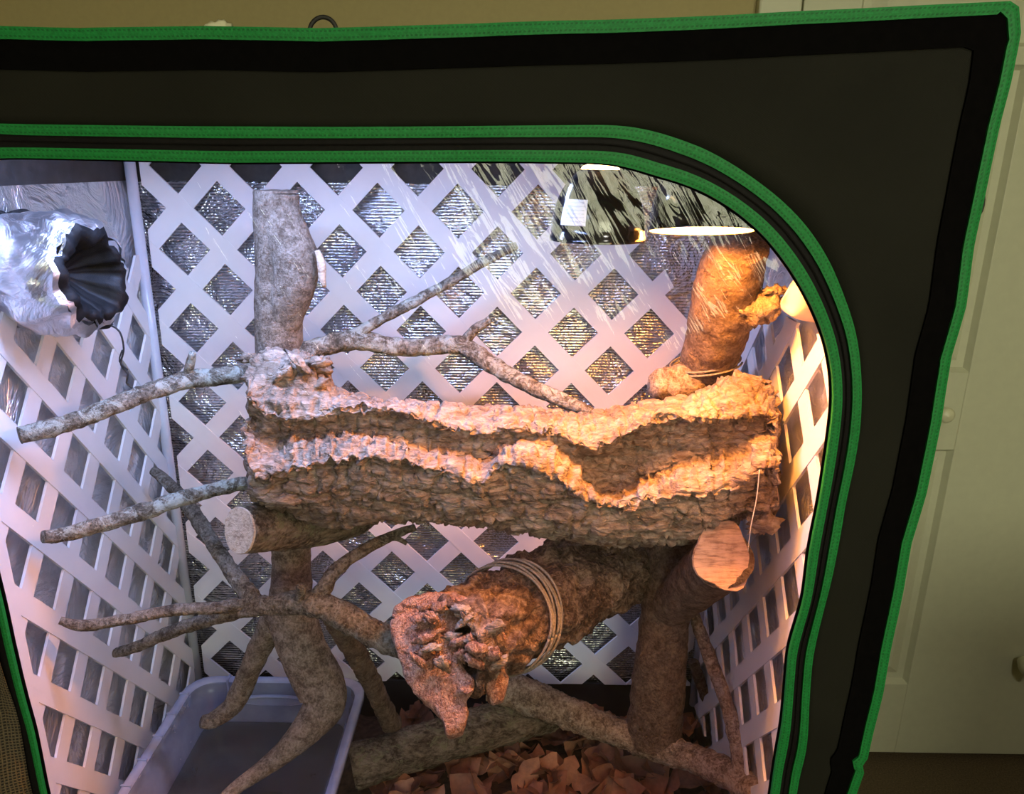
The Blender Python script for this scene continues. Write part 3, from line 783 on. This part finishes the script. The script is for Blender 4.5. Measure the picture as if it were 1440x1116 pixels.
# right trunk
rt = thing('upright_log', U(922, 1015, 1.28), 'thick upright log at the right, its leaning upper end lit orange under the heat lamp', 'log')
branch_part('trunk', [(1040, 342, 1.09, 41), (1034, 362, 1.105, 42), (1022, 405, 1.14, 45), (1010, 458, 1.18, 46), (995, 515, 1.225, 42), (988, 550, 1.255, 42), (980, 600, 1.29, 42), (962, 700, 1.28, 44), (950, 790, 1.26, 45), (936, 860, 1.26, 42), (929, 930, 1.26, 42), (922, 1000, 1.26, 44), (918, 1035, 1.26, 45)], MAT['brown_bark'], rt, seg=28, amp=.07, freq=36, seed=6)
branch_part('knotty_stub', [(1040, 432, 1.14, 28), (1066, 430, 1.12, 25), (1084, 426, 1.11, 21), (1097, 424, 1.105, 14)], MAT['tan_bark'], rt, seg=30, amp=.42, freq=75, seed=7, step=.003)
for q_ in range(7):
    lump('bark_flake', U(1082+q_*3.2, 408+(q_*17) % 34, 1.10), (.009, .008, .005), MAT['tan_bark'], rt, 200+q_, .9, 2.4, 12, 8, q_*1.1)
branch_part('burl', [(985, 530, 1.22, 30), (955, 536, 1.205, 28), (930, 540, 1.20, 24), (916, 540, 1.195, 15)], MAT['tan_bark'], rt, seg=18, amp=.30, freq=55, seed=8)
branch_part('side_stub', [(940, 850, 1.25, 36), (972, 825, 1.18, 40), (1000, 800, 1.10, 45), (1014, 786, 1.045, 46)], MAT['brown_bark'], rt, seg=24, amp=.05, seed=9)
nrm = (U(1015, 785, 1.045)-U(998, 806, 1.11)).normalized(); nrm = (nrm + Vector((.10, -.9, .1))).normalized()
disc_part('cut_face', U(1016, 784, 1.034), nrm, .043, .055, MAT['cut_red'], rt, wob=.25, seed=5)
branch_part('cut_end_bark', [(1013, 790, 1.07, 46), (1016, 784, 1.04, 47)], MAT['brown_bark'], rt, seg=24, amp=.06, seed=10)
# twist of tie around the right trunk
pts = []
for i in range(40):
    t = 2*math.pi*i/20; c = U(990+ i*.1, 505+i*.25, 1.225); pts.append(c + Vector((.056*math.cos(t), .056*math.sin(t), .012*math.cos(t))))
tube_obj('binding_wire', pts, .0018, MAT['rope'], rt, 6, .01)

# ------------------------------------------------------------------ branches
def branch(label, base, pieces, mat, group='leafless branches', seed=0):
    t = thing('branch', U(*base), label, 'branch', group)
    for i, (nm, pix, sg) in enumerate(pieces):
        branch_part(nm, pix, mat, t, seg=sg, amp=.17, freq=60, seed=seed+i, step=.004)
    return t
branch('long grey lichen-covered branch crossing behind the top of the large cork', (350, 524, 1.22), [
    ('stem', [(27, 612, 1.00, 13), (60, 604, 1.02, 14), (110, 590, 1.05, 14), (160, 570, 1.08, 14), (215, 549, 1.13, 14), (270, 533, 1.17, 14), (345, 524, 1.22, 13), (400, 505, 1.25, 14), (450, 488, 1.28, 15), (500, 478, 1.30, 15), (560, 488, 1.32, 13), (610, 486, 1.33, 13), (650, 486, 1.33, 14), (690, 512, 1.31, 13), (740, 540, 1.28, 12), (790, 562, 1.25, 11), (832, 580, 1.22, 8)], 18),
    ('twig', [(490, 476, 1.30, 10), (530, 452, 1.31, 8), (590, 420, 1.32, 8), (640, 392, 1.33, 7), (680, 368, 1.34, 7), (727, 345, 1.35, 5)], 12),
    ('twig', [(648, 484, 1.33, 9), (668, 463, 1.33, 7), (690, 449, 1.33, 6)], 10),
    ('stub', [(262, 534, 1.17, 8), (267, 512, 1.165, 7), (271, 496, 1.16, 5)], 10)], MAT['lichen_bark'], seed=20)
branch('straight pale lichen branch jutting left from under the cork, middle height', (345, 680, 1.18), [
    ('stem', [(60, 755, 1.00, 10), (90, 751, 1.02, 12), (150, 735, 1.05, 13), (215, 714, 1.09, 14), (280, 694, 1.13, 12), (330, 682, 1.16, 11), (365, 676, 1.19, 10)], 16)], MAT['lichen_bark'], seed=30)
branch('many-forked brown branch in front of the left upright log', (440, 850, 1.08), [
    ('stem', [(575, 912, 1.04, 20), (540, 898, 1.05, 22), (490, 870, 1.06, 22), (440, 848, 1.07, 22), (390, 850, 1.08, 17), (340, 857, 1.09, 14), (290, 872, 1.10, 11), (240, 888, 1.11, 11), (195, 908, 1.12, 9), (163, 918, 1.13, 8)], 18),
    ('fork', [(350, 850, 1.09, 11), (300, 854, 1.07, 10), (240, 858, 1.05, 9), (180, 870, 1.03, 9), (120, 879, 1.01, 9), (84, 872, 1.00, 6)], 14),
    ('fork', [(360, 850, 1.09, 16), (342, 825, 1.12, 14), (310, 780, 1.17, 12), (270, 718, 1.25, 11), (240, 682, 1.31, 10), (216, 662, 1.34, 7)], 14),
    ('fork', [(440, 850, 1.07, 17), (455, 828, 1.08, 14), (472, 802, 1.10, 11), (500, 780, 1.13, 10), (540, 758, 1.16, 9), (583, 741, 1.19, 6)], 14),
    ('twig', [(536, 760, 1.16, 5), (556, 756, 1.16, 5), (572, 764, 1.16, 4)], 8),
    ('stub', [(420, 848, 1.07, 11), (422, 834, 1.06, 8), (424, 823, 1.055, 7)], 10)], MAT['grey_bark'], seed=40)
branch('dark slanting prop branch running down to the litter beside the tub', (550, 1010, 1.28), [
    ('stem', [(470, 868, 1.10, 18), (490, 900, 1.14, 18), (515, 945, 1.20, 17), (536, 988, 1.26, 16), (552, 1020, 1.30, 16)], 16)], MAT['brown_bark'], seed=50)
branch('long tan branch lying slanted over the litter toward the right front', (900, 1042, 1.26), [
    ('stem', [(690, 962, 1.37, 27), (740, 978, 1.35, 28), (820, 1010, 1.30, 26), (900, 1040, 1.25, 25), (980, 1068, 1.20, 25), (1040, 1096, 1.13, 26), (1066, 1120, 1.07, 26)], 20),
    ('fork', [(1046, 1105, 1.12, 21), (1038, 1050, 1.15, 14), (1022, 990, 1.20, 12), (1002, 935, 1.23, 11), (985, 890, 1.26, 10), (976, 862, 1.28, 8)], 14)], MAT['tan_bark'], seed=60)
branch('dark thin branch leaning in the shaded back right corner', (1010, 1020, 1.40), [
    ('stem', [(975, 930, 1.40, 8), (995, 985, 1.41, 10), (1022, 1040, 1.40, 10)], 12)], MAT['brown_bark'], seed=70)
fl = thing('fallen_log', U(620, 1040, 1.32), 'mossy greenish log lying on the leaf litter beside the tub', 'log')
branch_part('bark', [(497, 1078, 1.24, 38), (560, 1058, 1.27, 37), (640, 1035, 1.31, 36), (720, 1012, 1.36, 36), (775, 1000, 1.40, 32)], MAT['moss_bark'], fl, seg=26, amp=.09, freq=40, seed=80)
nrm = (U(497, 1078, 1.24)-U(560, 1058, 1.27)).normalized()
disc_part('cut_face', U(497, 1078, 1.24)-nrm*.001, nrm, .043, .043, MAT['moss_bark'], fl, seed=8)

# ------------------------------------------------------------------ the large cork
STN = [  # px x, crest y, ledge lip y, groove floor y, second ledge lip y, bottom y, groove depth
    (350, 512, 560, 590, 655, 700, .02), (372, 495, 585, 618, 668, 712, .02), (405, 493, 590, 616, 660, 722, .02), (440, 500, 590, 612, 652, 735, .02), (478, 545, 580, 606, 646, 742, .022), (520, 556, 577, 606, 642, 738, .02), (560, 562, 580, 612, 646, 735, .018), (620, 566, 600, 626, 662, 738, .016),
    (680, 571, 612, 646, 676, 742, .02), (700, 570, 606, 628, 655, 746, .010), (740, 572, 605, 618, 652, 750, .004), (785, 576, 612, 624, 672, 756, .006), (815, 578, 626, 652, 694, 762, .02), (840, 578, 632, 684, 706, 766, .045), (870, 575, 618, 690, 710, 769, .048), (930, 565, 592, 660, 699, 766, .035), (990, 546, 590, 640, 694, 757, .022),
    (1035, 527, 588, 626, 686, 738, .02), (1066, 530, 586, 612, 662, 724, .018), (1083, 545, 588, 612, 655, 735, .015), (1093, 575, 600, 622, 665, 738, .012)]
def cork_ring(x, top, l1, g, l2, bot, dp):
    mid_ = (top+bot)/2
    lip = 1.050; bk = .07*max(0, (x-1000)/93)
    pr = [(bot-20, 1.17-bk*.7), (mid_+20, 1.205-bk), (mid_-30, 1.205-bk), (top+8, 1.18-bk*.8), (top, 1.135), ((top*.55+l1*.45), 1.086), (l1-4, lip), (l1+3, lip+.35*dp), (l1*.6+g*.4, lip+dp), (g-4, lip+dp), (g+2, lip+.8*dp), (g*.45+l2*.55, 1.022+.2*dp), (l2, 1.004), (l2+9, 1.014),
          (l2*.6+bot*.4+6, 1.022), (l2*.3+bot*.7, 1.030), (bot-8, 1.055), (bot, 1.10)]
    return [U(x, y, Y) for y, Y in pr]
ctrl = [cork_ring(*s) for s in STN]
# interpolate along the length then around
rows = []
NS = 9
for i in range(len(ctrl)-1):
    a, b_, c, d = ctrl[max(i-1, 0)], ctrl[i], ctrl[i+1], ctrl[min(i+2, len(ctrl)-1)]
    L = (c[4]-b_[4]).length; ns = max(4, int(L/.0026))
    for k in range(ns):
        t = k/ns; rw = [cr1(a[q], b_[q], c[q], d[q], t) for q in range(len(b_))]
        xx = rw[6].x
        j1 = .004*noise.noise(Vector((xx*38, 1, 0))) + .009*noise.noise(Vector((xx*95, 2, 0)))
        j2 = .004*noise.noise(Vector((xx*34, 7, 0))) + .009*noise.noise(Vector((xx*90, 9, 0)))
        for q in (6, 7): rw[q] = rw[q] + Vector((0, -.4*j1, j1))
        for q in (10, 11, 12, 13): rw[q] = rw[q] + Vector((0, .5*j2, j2))
        rows.append(rw)
rows.append(ctrl[-1])
rings = [cr_path(rw, 13, True) for rw in rows]
def ridged(p): return 1-abs(noise.noise(p))*2
def cork_noise(p):
    q = Vector((p.x*8, p.y*20, p.z*24))
    a = noise.noise(q)*.006 + noise.noise(q*2.3+Vector((9, 3, 1)))*.004
    w_ = noise.noise(p*11)*1.3 + noise.noise(Vector((p.x*30, p.y*30, p.z*14)))*.55
    st_ = (p.z*52 + w_) % 1.0
    plate = noise.noise(Vector((p.x*13, p.y*13, p.z*9))+Vector((4, 4, 4)))
    a += (st_-.5)*.0075*max(.15, .6+plate)
    b_ = noise.noise(p*75)*.0028 + noise.noise(p*160)*.0018
    cr_ = -.007*max(0, 1-abs(noise.noise(Vector((p.x*34, p.y*16, p.z*15))))/.10)
    cr2 = -.006*max(0, 1-abs(noise.noise(Vector((p.x*9+5, p.y*12, p.z*46))))/.09)
    dv, pv = noise.voronoi(Vector((p.x*24 + .5*noise.noise(p*30), p.y*26, p.z*42 + .6*noise.noise(p*24))))
    blk = -.0055*max(0, 1-(dv[1]-dv[0])/.16) + .006*noise.noise(pv[0]*1.7)
    return a+b_+cr_+cr2*.6+blk
def displace_rings(rings, fn):
    out = []
    nr = len(rings); m = len(rings[0])
    for i in range(nr):
        row = []
        for k in range(m):
            p = rings[i][k]
            ta = rings[min(i+1, nr-1)][k]-rings[max(i-1, 0)][k]; tb = rings[i][(k+1) % m]-rings[i][k-1]
            n = ta.cross(tb)
            if n.length > 1e-12: n.normalize()
            row.append(p + n*fn(p))
        out.append(row)
    return out
cen = sum((sum(r, Vector())/len(r) for r in rings), Vector())/len(rings)
# orientation sign: want outward normals
rr_ = rings[len(rings)//2]; c_ = sum(rr_, Vector())/len(rr_)
ii = len(rings)//2; kk = 52
n_ = (rings[ii+1][kk]-rings[ii-1][kk]).cross(rings[ii][kk+1]-rings[ii][kk-1])
SG = 1 if n_.dot(rings[ii][kk]-c_) > 0 else -1
rings = displace_rings(rings, lambda p: SG*cork_noise(p))
def end_rings(rings, first):
    R0 = rings[0] if first else rings[-1]; R1 = rings[12] if first else rings[-13]
    c0 = sum(R0, Vector())/len(R0); c1 = sum(R1, Vector())/len(R1); ax = (c1-c0)
    o = []
    for s, dpt in ((.93, -.05), (.80, .05), (.72, .5), (.62, 1.6), (.35, 2.2)):
        o.append([c0 + (p-c0)*s + ax*dpt + Vector((.006*noise.noise(p*60), 0, .004*noise.noise(p*80))) for p in R0])
    return o
def ragged(R, amt):
    ax = Vector((1, 0, 0))
    return R
zoff = Vector((3, 1, 7))
xa = rings[0][0].x; xb = rings[-1][0].x
for R_ in rings:
    for q_, p in enumerate(R_):
        da = abs(p.x-xa); db = abs(p.x-xb)
        j_ = noise.noise(Vector((2, p.y*14, p.z*22)))*.026 + noise.noise(Vector((5, p.y*40, p.z*60)))*.010
        p.x += j_*(math.exp(-da/.035) - math.exp(-db/.035))
allr = list(reversed(end_rings(rings, True))) + rings + end_rings(rings, False)
# ragged ends
cork = thing('cork_log', (U(720, 745, 1.10)), 'large pale ridged cork bark log lying across the posts, right half lit orange', 'cork bark')
loft_rings('bark', allr, MAT['cork'], cork, False)
# crumbly curled flakes at its left top end and fallen-away chunks
rs = random.Random(3)
for i in range(26):
    x = 352+rs.random()*112; y = 500+rs.random()*38+(x-350)*.05
    lump('bark_flake', U(x, y, 1.09+rs.random()*.08), (.012+rs.random()*.010, .010, .005+rs.random()*.004), MAT['cork'], cork, i, .9, 2.2, 14, 8, rs.uniform(-.9, .9))
for i, (x, y, Y, rx, rz, ro) in enumerate(((372, 688, 1.035, .026, .010, .1), (395, 700, 1.03, .030, .010, .15), (1075, 735, 1.04, .022, .018, 0), (1068, 705, 1.035, .020, .014, -.3))):
    lump('bark_chunk', U(x, y, Y), (rx, .014, rz), MAT['cork'], cork, 40+i, .6, 2.0, 22, 14, ro)

# ------------------------------------------------------------------ second cork tube pointing to the front
ck = thing('cork_tube', U(690, 950, 1.05), 'darker hollow cork tube slanting back, its crumbled reddish end facing the front', 'cork bark')
ax0 = U(640, 905, .975); ax1 = U(900, 770, 1.36)
rings2 = []
axd = (ax1-ax0).normalized()
upv = (Vector((0, 0, 1))-axd*axd.z).normalized(); sdv = axd.cross(upv)
NL = 84
for i in range(NL+1):
    t = i/NL
    c = ax0.lerp(ax1, t)
    R = .073*(1-t)+.078*t
    rw = []
    for k in range(90):
        a = 2*math.pi*k/90
        rr = R*(1+.10*math.cos(2*a+1.0)+.12*noise.noise(Vector((math.cos(a)*1.5, math.sin(a)*1.5, t*3))))
        rw.append(c + (sdv*math.cos(a) + upv*math.sin(a))*rr)
    rings2.append(rw)
n_ = (rings2[21][5]-rings2[19][5]).cross(rings2[20][6]-rings2[20][4]); SG2 = 1 if n_.dot(rings2[20][5]-ax0.lerp(ax1, 20/NL)) > 0 else -1
def cork2_noise(p):
    q = Vector((p.x*20, p.y*16, p.z*26))
    dv, pv = noise.voronoi(Vector((p.x*26, p.y*20, p.z*26)) + Vector((1, 1, 1))*(.5*noise.noise(p*25)))
    return SG2*(-.007*max(0, 1-(dv[1]-dv[0])/.2) + .006*noise.noise(pv[0]*1.7) + noise.noise(q)*.010 + noise.noise(q*2.2)*.007 + noise.noise(p*90)*.004 + max(0, ridged(p*22)-.7)*-.016)
rings2 = displace_rings(rings2, cork2_noise)
def end2(R, ax, s_list):
    c0 = sum(R, Vector())/len(R)
    return [[c0+(p-c0)*s+ax*d_+Vector((.004*noise.noise(p*70+Vector((s*9, 0, 0))), .006*noise.noise(p*60), .004*noise.noise(p*55))) for p in R] for s, d_ in s_list]
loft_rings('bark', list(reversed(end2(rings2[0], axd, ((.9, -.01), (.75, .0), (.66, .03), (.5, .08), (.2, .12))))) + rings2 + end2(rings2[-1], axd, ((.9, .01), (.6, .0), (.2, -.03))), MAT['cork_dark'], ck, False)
# thick slab of end grain (reddish) hanging down at the front left of the mouth
def slab(name, outline, Y, thick, mat, parent, seed, amp=.004, levels=7, slope=-.0005):
    cxp = sum(p[0] for p in outline)/len(outline); cyp = sum(p[1] for p in outline)/len(outline)
    P = cr_path([Vector((a, b, 0)) for a, b in outline], 8, True)
    n = len(P); v = []; f = []
    def pos(s, k, dy):
        x = cxp+(P[k].x-cxp)*s; y = cyp+(P[k].y-cyp)*s
        p = U(x, y, Y + dy + slope*(y-920))
        j = .004*noise.noise(p*55+Vector((seed, 0, 0))) if s > .9 else 0
        p.y += amp*(noise.noise(p*45+Vector((seed, 3, 1)))+.6*noise.noise(p*110)); p.x += j; p.z += j
        return p
    L = [(1.0, thick), (1.02, thick*.5), (1.0, .002), (.95, 0), (.8, 0), (.6, 0), (.4, 0), (.2, 0)]
    for s, dy in L:
        for k in range(n): v.append(pos(s, k, dy))
    for j in range(len(L)-1):
        for k in range(n): f.append((j*n+k, j*n+(k+1) % n, (j+1)*n+(k+1) % n, (j+1)*n+k))
    f.append(tuple(range((len(L)-1)*n, len(L)*n)))
    f.append(tuple(range(n-1, -1, -1)))
    return mesh(name, v, f, mat, parent)
slab('end_grain', [(549, 880), (566, 866), (600, 872), (622, 890), (640, 905), (650, 935), (668, 962), (655, 985), (658, 1005), (650, 1030), (630, 1036), (622, 1012), (600, 990), (575, 960), (562, 925)], .945, .035, MAT['cork_grain'], ck, 3, .0055)
slab('end_rim', [(552, 868), (562, 848), (600, 834), (640, 834), (668, 846), (694, 866), (710, 895), (700, 905), (676, 884), (650, 882), (630, 892), (600, 872), (575, 866)], .955, .045, MAT['cork_grain'], ck, 9, .006)
slab('end_rim', [(690, 870), (706, 880), (714, 915), (708, 930), (714, 960), (706, 985), (690, 990), (684, 960), (694, 930), (690, 905)], .965, .05, MAT['cork_grain'], ck, 12, .006)
rs = random.Random(11)
for i in range(30):
    x = 585+rs.random()*115; y = 848+rs.random()*85
    lump('crumbled_flake', U(x, y, .93-.0005*(y-920)+rs.random()*.015), (.008+rs.random()*.012, .006, .004+rs.random()*.006), MAT['cork_grain'] if i % 3 else MAT['cork'], ck, 60+i, .9, 2.4, 12, 8, rs.uniform(-1.2, 1.2))
lump('crumbled_flake', U(670, 912, .93), (.017, .010, .010), MAT['cork_grain'], ck, 99, .4, 1.8, 20, 12, .3)
lump('crumbled_flake', U(655, 968, .92), (.012, .010, .006), MAT['cork_grain'], ck, 98, .5, 1.8, 16, 10, -.2)
# twine wound round it
tw = thing('twine', U(700, 810, 1.02), 'grey twine wound in several turns round the slanting cork tube', 'twine')
for s in range(6):
    pts = []
    for i in range(49):
        a = 2*math.pi*i/48
        t = .20 + s*.012 + .05*math.sin(a+.6)
        c = ax0.lerp(ax1, t); rr = (.084+.002*math.sin(s*2.1+a*3))
        pts.append(c + (sdv*math.cos(a)*1.04 + upv*math.sin(a)*1.02)*rr)
    tube_obj('strand', pts, .0022, MAT['rope'], tw, 6, .006, seed=s)

# ------------------------------------------------------------------ lamps
def dome_lamp(at, R, H, label, tilt, power, col, lit, drop):
    root = thing('dome_lamp', at, label, 'lamp', 'dome lamps')
    rm = Matrix.Rotation(tilt, 3, 'X')
    prof = [(R*1.03, -.002), (R*1.03, .003), (R, .005)]
    for i in range(1, 13):
        a = math.pi/2*i/13; prof.append((R*math.cos(a)**.92, .005+(H-.005)*math.sin(a)))
    prof += [(R*.17, H*1.0), (R*.17, H*1.02)]
    lathe('shade', prof, MAT['dome_black'], root, Vector(at), 48, rm)
    inn = [(R*1.0, -.0015)] + [(R*.97*math.cos(math.pi/2*i/13)**.92, (H-.008)*math.sin(math.pi/2*i/13)) for i in range(0, 13)] + [(0.0, H-.006)]
    lathe('reflector', inn, MAT['dome_inner'], root, Vector(at), 48, rm)
    lathe('socket', [(R*.17, H), (R*.20, H+.004), (R*.20, H+.03), (R*.15, H+.034), (R*.15, H+.06), (0, H+.062)], MAT['chrome'], root, Vector(at), 24, rm)
    b_ = [(0.0, H*.56)] + [(.026*math.sin(math.pi*i/10), H*.56+.022*(1-math.cos(math.pi*i/10))) for i in range(1, 8)] + [(.014, H*.56+.038), (.013, H-.004)]
    lathe('bulb', b_, MAT['bulb'] if lit else MAT['porcelain'], root, Vector(at), 20, rm)
    rod('hanging_cord', Vector(at)+Vector((0, 0, H+.06)), (at[0], at[1], ZT-.006), .003, MAT['cord'], root)
    l = bpy.data.lights.new('bulb_light', 'POINT'); l.energy = power; l.color = col; l.shadow_soft_size = .02
    lo = bpy.data.objects.new('bulb_light', l); lo.location = (rm @ Vector((0, 0, drop))); put(lo, root)
    return root
L1 = U(840, 335, .93); L2 = U(986, 323, .96)
d1 = dome_lamp(L1, .0563, .086, 'glossy black dome lamp with a white sticker, hanging near the centre top', 0, DOME_W, (1, .33, .05), True, .040)
d2 = dome_lamp(L2, .0637, .092, 'glowing warm dome lamp above the leaning log, partly hidden by the window edge', -.16, HEAT_W, (1, .33, .045), True, .024)
# sticker bent on the dome
v = []; f = []
ang0 = math.radians(-128)
for i in range(9):
    for j in range(5):
        a = ang0 + (i/8-.5)*.62; zz = .018+.029*j/4
        s = min(1, max(0, (zz-.005)/.081)); al = math.asin(s); rr = .0563*math.cos(al)**.92+.0012
        v.append(Vector(L1)+Vector((rr*math.cos(a), rr*math.sin(a), zz)))
for i in range(8):
    for j in range(4): f.append((i*5+j, (i+1)*5+j, (i+1)*5+j+1, i*5+j+1))
st_ = mesh('sticker', v, f, MAT['label'], [c for c in d1.children if c.name.startswith('shade')][0]); st_['label'] = 'white printed warning sticker'
# overhead daylight LED bar inside the tent roof
lb = thing('led_bar_light', (-.31, 1.01, ZT-.02), 'cool white light bar fixed under the tent roof, above the window edge', 'light')
box('housing', (-.60, .97, ZT-.03), (-.02, 1.05, ZT-.008), MAT['tin'], lb, bevel=.003)
la = bpy.data.lights.new('bar_light', 'AREA'); la.shape = 'RECTANGLE'; la.size = .52; la.size_y = .06; la.energy = LED_W; la.color = (.40, .53, 1.0)
lo = bpy.data.objects.new('bar_light', la); lo.location = (0, 0, -.016); put(lo, lb)

# ------------------------------------------------------------------ silver vent sleeve
sl = thing('vent_sleeve', (-.735, 1.12, 1.335), 'crumpled silver vent sleeve with black gathered mouth on the left wall', 'vent sleeve')
c1 = U(130, 388, 1.10); c0 = c1 - Vector((.975, -.21, -.03)).normalized()*.125
axs = (c1-c0).normalized(); uu = (Vector((0, 0, 1))-axs*axs.z).normalized(); ss_ = axs.cross(uu)
rg = []
for i in range(27):
    t = i/26; R = .078 + .010*math.sin(t*3.1) - .012*max(0, t-.75)*4*.5
    rw = []
    for k in range(64):
        a = 2*math.pi*k/64
        w_ = .009*noise.noise(Vector((math.cos(a)*2.6, math.sin(a)*2.6, t*3))) + .008*noise.noise(Vector((math.cos(a)*6, math.sin(a)*6, t*5+4)))*(.5+t)
        rw.append(c0.lerp(c1, t) + (uu*math.cos(a)*1.02 + ss_*math.sin(a))*(R+w_) + axs*(.008*noise.noise(Vector((math.cos(a)*3, math.sin(a)*3, 9)))*t))
    rg.append(rw)
loft_rings('sleeve', rg, MAT['sleeve'], sl)
R0 = rg[-1]; cc = sum(R0, Vector())/len(R0)
mr = []
for s, dp in ((1.0, 0), (.90, .004), (.80, .010), (.70, .006), (.62, -.006), (.45, -.03), (.15, -.05)):
    mr.append([cc + (p-cc)*(s*(1+.22*noise.noise(Vector((math.cos(k*math.pi/32)*2.6, math.sin(k*math.pi/32)*2.6, s*3))))) + axs*dp for k, p in enumerate(R0)])
loft_rings('inner_rim', mr[:2], MAT['sleeve'], sl)
loft_rings('gathered_mouth', mr[1:], MAT['blackcloth'], sl, True)
rw = [p + (p-sum(rg[0], Vector())/64).normalized()*.004 for p in rg[0]]
tube_obj('mounting_ring', rw + [rw[0]], .0035, MAT['cord'], sl, 6, .01)
tube_obj('drawstring', [U(140, 455, 1.14), U(152, 456, 1.13), U(168, 466, 1.13), U(174, 490, 1.13), U(170, 512, 1.13), U(180, 526, 1.13), U(178, 538, 1.13), U(190, 548, 1.13)], .0016, MAT['cord'], sl, 6, .005)
tube_obj('drawstring', [U(172, 492, 1.13), U(168, 508, 1.128), U(180, 520, 1.13)], .0013, MAT['cord'], sl, 6, .005)
lump('cord_knot', U(145, 452, 1.145), (.014, .010, .010), MAT['blackcloth'], sl, 5, .5)

# ------------------------------------------------------------------ thin tie lines
def line(px, label):
    o = tube_obj('tie_line', [U(*p) for p in px], .0007, MAT['line'], None, 5, .01); tag(o, label, 'string'); return o
line([(1068, 660, 1.0), (1064, 700, .995), (1056, 740, .99), (1052, 775, 1.0)], 'thin pale tie line hanging at the right end of the large cork')

# ------------------------------------------------------------------ fallen leaves
def leaf_mesh(i, mat):
    rs = random.Random(100+i)
    L = rs.uniform(.065, .105); W = L*rs.uniform(.42, .62); curl = rs.uniform(-14, 18); cup = rs.uniform(-20, 25)
    v = []; f = []; nu, nv = 8, 4
    for a in range(nu+1):
        t = a/nu
        w = W*(math.sin(math.pi*min(1, t*1.02))**.7)*(1+.22*math.sin(t*15+i)*(t > .15))*.5*2
        for b_ in range(-nv//2, nv//2+1):
            s = b_/(nv/2)
            x = (t-.5)*L; y = s*w*.5
            z = .5*curl*x*x*4*.3 + cup*y*y*1.2 + .006*noise.noise(Vector((x*40, y*40, i*3)))
            v.append((x, y, z))
    m = nv+1
    for a in range(nu):
        for b_ in range(nv): f.append((a*m+b_, (a+1)*m+b_, (a+1)*m+b_+1, a*m+b_+1))
    me = bpy.data.meshes.new('dry_leaf'); me.from_pydata(v, [], f); me.update(); me.materials.append(mat)
    me.polygons.foreach_set('use_smooth', [True]*len(f))
    return me
LM = [leaf_mesh(i, LEAFM[i % 4]) for i in range(12)]
rs = random.Random(21)
for i in range(270):
    x = rs.uniform(-.28, .42); y = rs.uniform(1.06, 1.455)
    o = bpy.data.objects.new('dry_leaf', LM[i % 12]); COL.objects.link(o)
    o.location = (x, y, .268 + rs.random()*.022)
    o.rotation_euler = (rs.gauss(0, .45), rs.gauss(0, .45), rs.uniform(0, 6.28)); s = rs.uniform(.75, 1.15); o.scale = (s, s, s)
    kind_ = ['russet', 'dark brown', 'pale tan', 'chestnut brown'][(i % 12) % 4]
    zone = ('beside the fallen mossy log' if x < -.08 else 'in front of the slanting tan branch' if y < 1.25 else 'below the cork tube' if x < .12 else 'at the foot of the right upright log')
    tag(o, '%s dry curled leaf %s in the litter' % (kind_, zone), 'leaf', '%s leaves %s' % (kind_, zone))

# ------------------------------------------------------------------ odds and ends in the room
pp = lump('paper_scrap', U(306, 42, .84), (.0145, .010, .0075), MAT['paper'], None, 4, .5, 2.0, 18, 12, -.15)
tag(pp, 'crumpled cream paper scrap lying on top of the tent', 'paper')
bp_ = U(1446, 938, 1.60)
ob = lump('cream_block', bp_, (.020, .03, .028), MAT['knob'], None, 3, .25, 1.2, 20, 12)
tag(ob, 'small pale cream object poking in at the right edge before the door', 'object')
